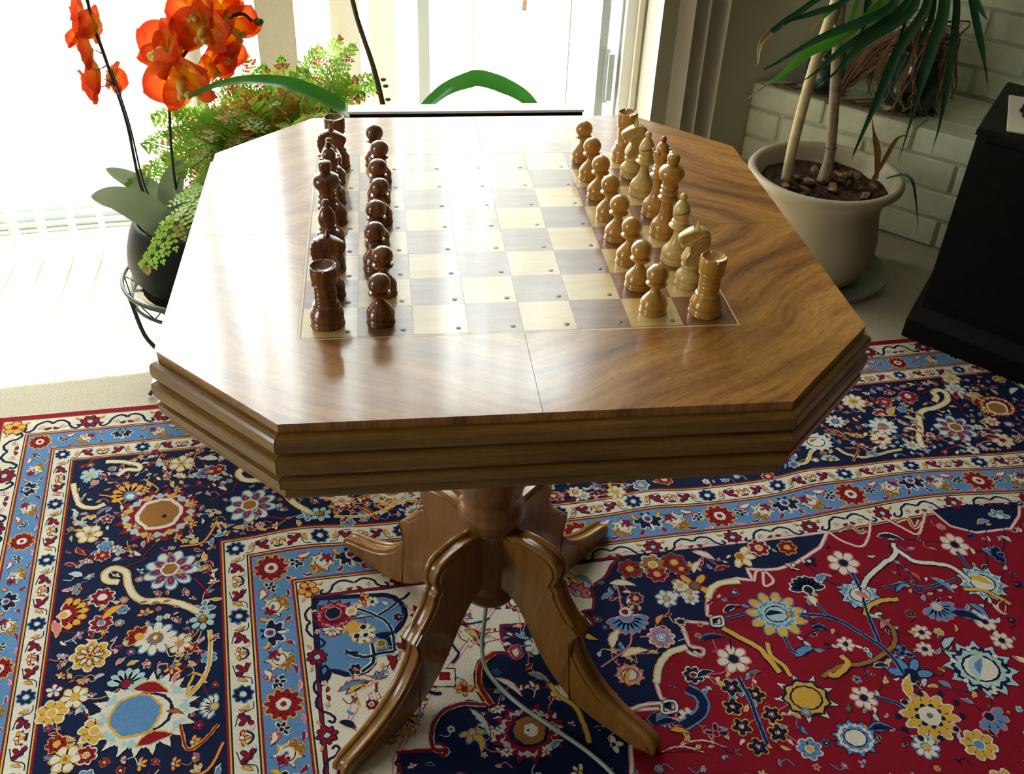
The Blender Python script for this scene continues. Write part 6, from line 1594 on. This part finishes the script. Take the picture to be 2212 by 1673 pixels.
# ------------------------------------------------------------------ green pots and roots on the hearth
gp = thing('glazed_root_pot', 'dark green glazed pot with a tangle of hanging brown roots on the hearth', 'planter', (1.285, 1.452, .3105))
obj('pot', lathe([(0,.0),(.060,.0),(.068,.006),(.084,.04),(.088,.08),(.078,.125),(.070,.145),(.078,.155),(.080,.163),(.074,.165),(.066,.15),(0,.145)], 40), M['green_glaze'], gp, True)
for k in range(3):
    a = math.radians(200+k*50)
    obj('foot', ico((.075*math.cos(a), .075*math.sin(a), .008), .013, 2, (1,1,.6)), M['cardwhite'] if k == 0 else M['green_glaze'], gp, True)
rt = random.Random(4); q = []
for i in range(90):
    a = rt.uniform(0, 6.28) if i % 2 else rt.uniform(2.6, 4.6); r0 = rt.uniform(.01, .06)
    c, s = math.cos(a), math.sin(a); L_ = rt.uniform(.06, .17)
    w1, w2, w3 = [rt.uniform(-.035, .035) for _ in range(3)]
    top = rt.uniform(.17, .25)
    if i % 3 == 0:                          # short tangle on the crown
        pts = [(r0*c, r0*s, .15), (r0*c*1.5+w1, r0*s*1.5+w2, top), (-r0*c+w2, r0*s+w3, top-.03), (-r0*c*1.4, -r0*s*1.4, .165)]
    elif i % 3 == 1:                        # long sweep to the left
        b = rt.uniform(0, 1); pts = [(r0*c, r0*s, .17), (-.05, .02+w1*.5, .20-.05*b), (-.12, .05+w2*.4, .15-.07*b), (-.16+w1*.3, .055+w3*.3, .07-.03*b), (-.185+w2*.4, .050+w1*.6, .02+.02*b)]
        pts = [(x, y*1.0, max(.004, z)) for x, y, z in pts]
    else:                                   # strands hanging down over the pot
        rr_ = rt.uniform(.088, .12); pts = [(r0*c, r0*s, .165), ((rr_*.8)*c, (rr_*.8)*s, .185), (rr_*c+w1*.4, rr_*s+w2*.4, .12), (rr_*c+w2*.5, rr_*s+w3*.5, .06), (rr_*c*1.05+w3*.6, rr_*s*1.05+w1*.5, rt.uniform(.004,.05))]
    pts = [((x, y, z) if (x+y) < .14 else (x-(x+y-.14)/2, y-(x+y-.14)/2, z)) for x, y, z in pts]
    q.append(tube(smooth_path(pts, 4), rt.uniform(.0012, .003), 5))
r_ = obj('roots', join(*q), M['root'], gp); r_['kind'] = 'stuff'
g2 = thing('small_glazed_pot', 'small dark green pot at the back left of the hearth behind the canes', 'planter', (1.085, 1.585, .3105))
obj('pot', lathe([(0,.0),(.035,.0),(.042,.01),(.052,.05),(.050,.085),(.044,.10),(.049,.107),(.046,.11),(.040,.10),(0,.095)], 32), M['green_glaze'], g2, True)
q = []
for i in range(40):                          # dry root litter along the hearth edge
    t = rt.uniform(0, 1); x0, y0 = 0.955+.24*t, 1.635-.24*t
    a = rt.uniform(-1.2, 0); L_ = rt.uniform(.03, .12)
    q.append(tube(smooth_path([(x0,y0,.3145),(x0+L_*.5*math.cos(a), y0+L_*.5*math.sin(a)+rt.uniform(0,.01), .316+rt.uniform(0,.006)),(x0+L_*math.cos(a+.3), y0+L_*math.sin(a+.3)+.02, .3145)], 3), rt.uniform(.0010,.002), 4))
lt = obj('root_litter', join(*q), M['root'], None); tag(lt, 'dry brown root litter scattered along the hearth top edge', 'roots', kind='stuff')

# ------------------------------------------------------------------ black cabinet at the right
fd, sdv = Vector((.662, -.749)), Vector((.62, .785))
P0 = Vector((1.082, .803))
def para(o, l, d, z0, z1, ins=0, o2=None):
    """prism over the slightly skewed plan; o pushes the outline outwards"""
    a = P0 - fd*o - sdv*o; b = P0 + fd*(l+o) - sdv*o; c = P0 + fd*(l+o) + sdv*(d+o); e = P0 - fd*o + sdv*(d+o)
    o2 = o if o2 is None else o2
    a2 = P0 - fd*o2 - sdv*o2; b2 = P0 + fd*(l+o2) - sdv*o2; c2_ = P0 + fd*(l+o2) + sdv*(d+o2); e2 = P0 - fd*o2 + sdv*(d+o2)
    V = [(*p, z0) for p in (a, b, c, e)] + [(*p, z1) for p in (a2, b2, c2_, e2)]
    return V, [(0,3,2,1),(4,5,6,7),(0,1,5,4),(1,2,6,5),(2,3,7,6),(3,0,4,7)]
cb_ = thing('black_cabinet', 'black wooden cabinet with a flared plinth at the right edge, on the rug', 'cabinet', (0, 0, 0))
obj('body', para(0, .50, .34, .085, .500), M['blackwood'], cb_)
obj('plinth', join(para(.022, .50, .34, .008, .055), para(.022, .50, .34, .055, .086, 0, .001)), M['blackwood'], cb_)
obj('top', join(para(.004, .50, .34, .5002, .510), para(.004, .50, .34, .510, .515, 0, -.001)), M['blackwood'], cb_)
v_, f_ = para(-.03, .50, .002, .12, .47)
def panel(l0, l1, z0, z1):
    a = P0 + fd*l0 - sdv*.0035; b = P0 + fd*l1 - sdv*.0035; c = P0 + fd*l1 + sdv*.001; e = P0 + fd*l0 + sdv*.001
    return [(*p, z) for z in (z0, z1) for p in (a, b, c, e)], [(0,3,2,1),(4,5,6,7),(0,1,5,4),(1,2,6,5),(2,3,7,6),(3,0,4,7)]
obj('front_panel', panel(.02, .48, .10, .490), M['blackwood'], cb_)
cs = P0 + fd*.150 + sdv*.165
cw = thing('cream_mat', 'cream square mat on the cabinet top under the burgundy cloth', 'mat', (cs.x, cs.y, .5152), math.radians(-30))
obj('sheet', box(-.115, .115, -.115, .115, 0, .004, .001), M['cardwhite'], cw)
V, F = [], []
n = 72
for i in range(9):
    for k in range(n):
        a = 2*math.pi*k/n; r_ = .105*(i/8)
        if i >= 7: r_ *= 1 + .06*abs(math.sin(a*9))
        V.append((r_*math.cos(a), r_*math.sin(a), (.060*(1-(i/8)**2)**.6 + .0045) if i < 8 else .0015))
for i in range(8):
    for k in range(n): F.append((i*n+k, i*n+(k+1) % n, (i+1)*n+(k+1) % n, (i+1)*n+k))
bc = obj('folded_cloth', (V, F), M['burgundy'], None, True); cs2 = P0 + fd*.165 + sdv*.185
bc.location = (cs2.x, cs2.y, .5196); tag(bc, 'dark burgundy cloth with a scalloped edge heaped on the cabinet', 'cloth')

# ------------------------------------------------------------------ unseen garden tree, added to darken the sky mirrored in the table top
tr = thing('added_garden_tree', 'unseen leafy tree added beyond the glass door to darken the table reflection', 'tree', (2.85, 6.6, -.06))
obj('trunk', tube([(0,0,0),(.05,0,1.2),(-.05,.1,2.4),(0,0,3.6)], [.16,.13,.11,.08], 10), M['bark'], tr)
V, F = [], []; tr_ = random.Random(2)
for k in range(7500):
    th = tr_.uniform(0, 6.283); ph = math.asin(tr_.uniform(-1, 1)); q_ = tr_.uniform(.1, 1)**.6
    c = Vector((2.6*q_*math.cos(ph)*math.cos(th), 1.0*q_*math.cos(ph)*math.sin(th), 4.0 + 2.1*q_*math.sin(ph)))
    a = Vector((tr_.gauss(0,1), tr_.gauss(0,1), tr_.gauss(0,1))).normalized(); b = a.orthogonal().normalized(); s = tr_.uniform(.07,.14)
    m_ = len(V); V += [c-a*s, c+b*s*.45, c+a*s, c-b*s*.45]; F.append((m_, m_+1, m_+2, m_+3))
M['treeleaf'] = leaf_mat('tree_leaf', (.025,.055,.012), (.07,.11,.025), trans=.25)
o = obj('foliage', (V, F), M['treeleaf'], tr); o['kind'] = 'stuff'
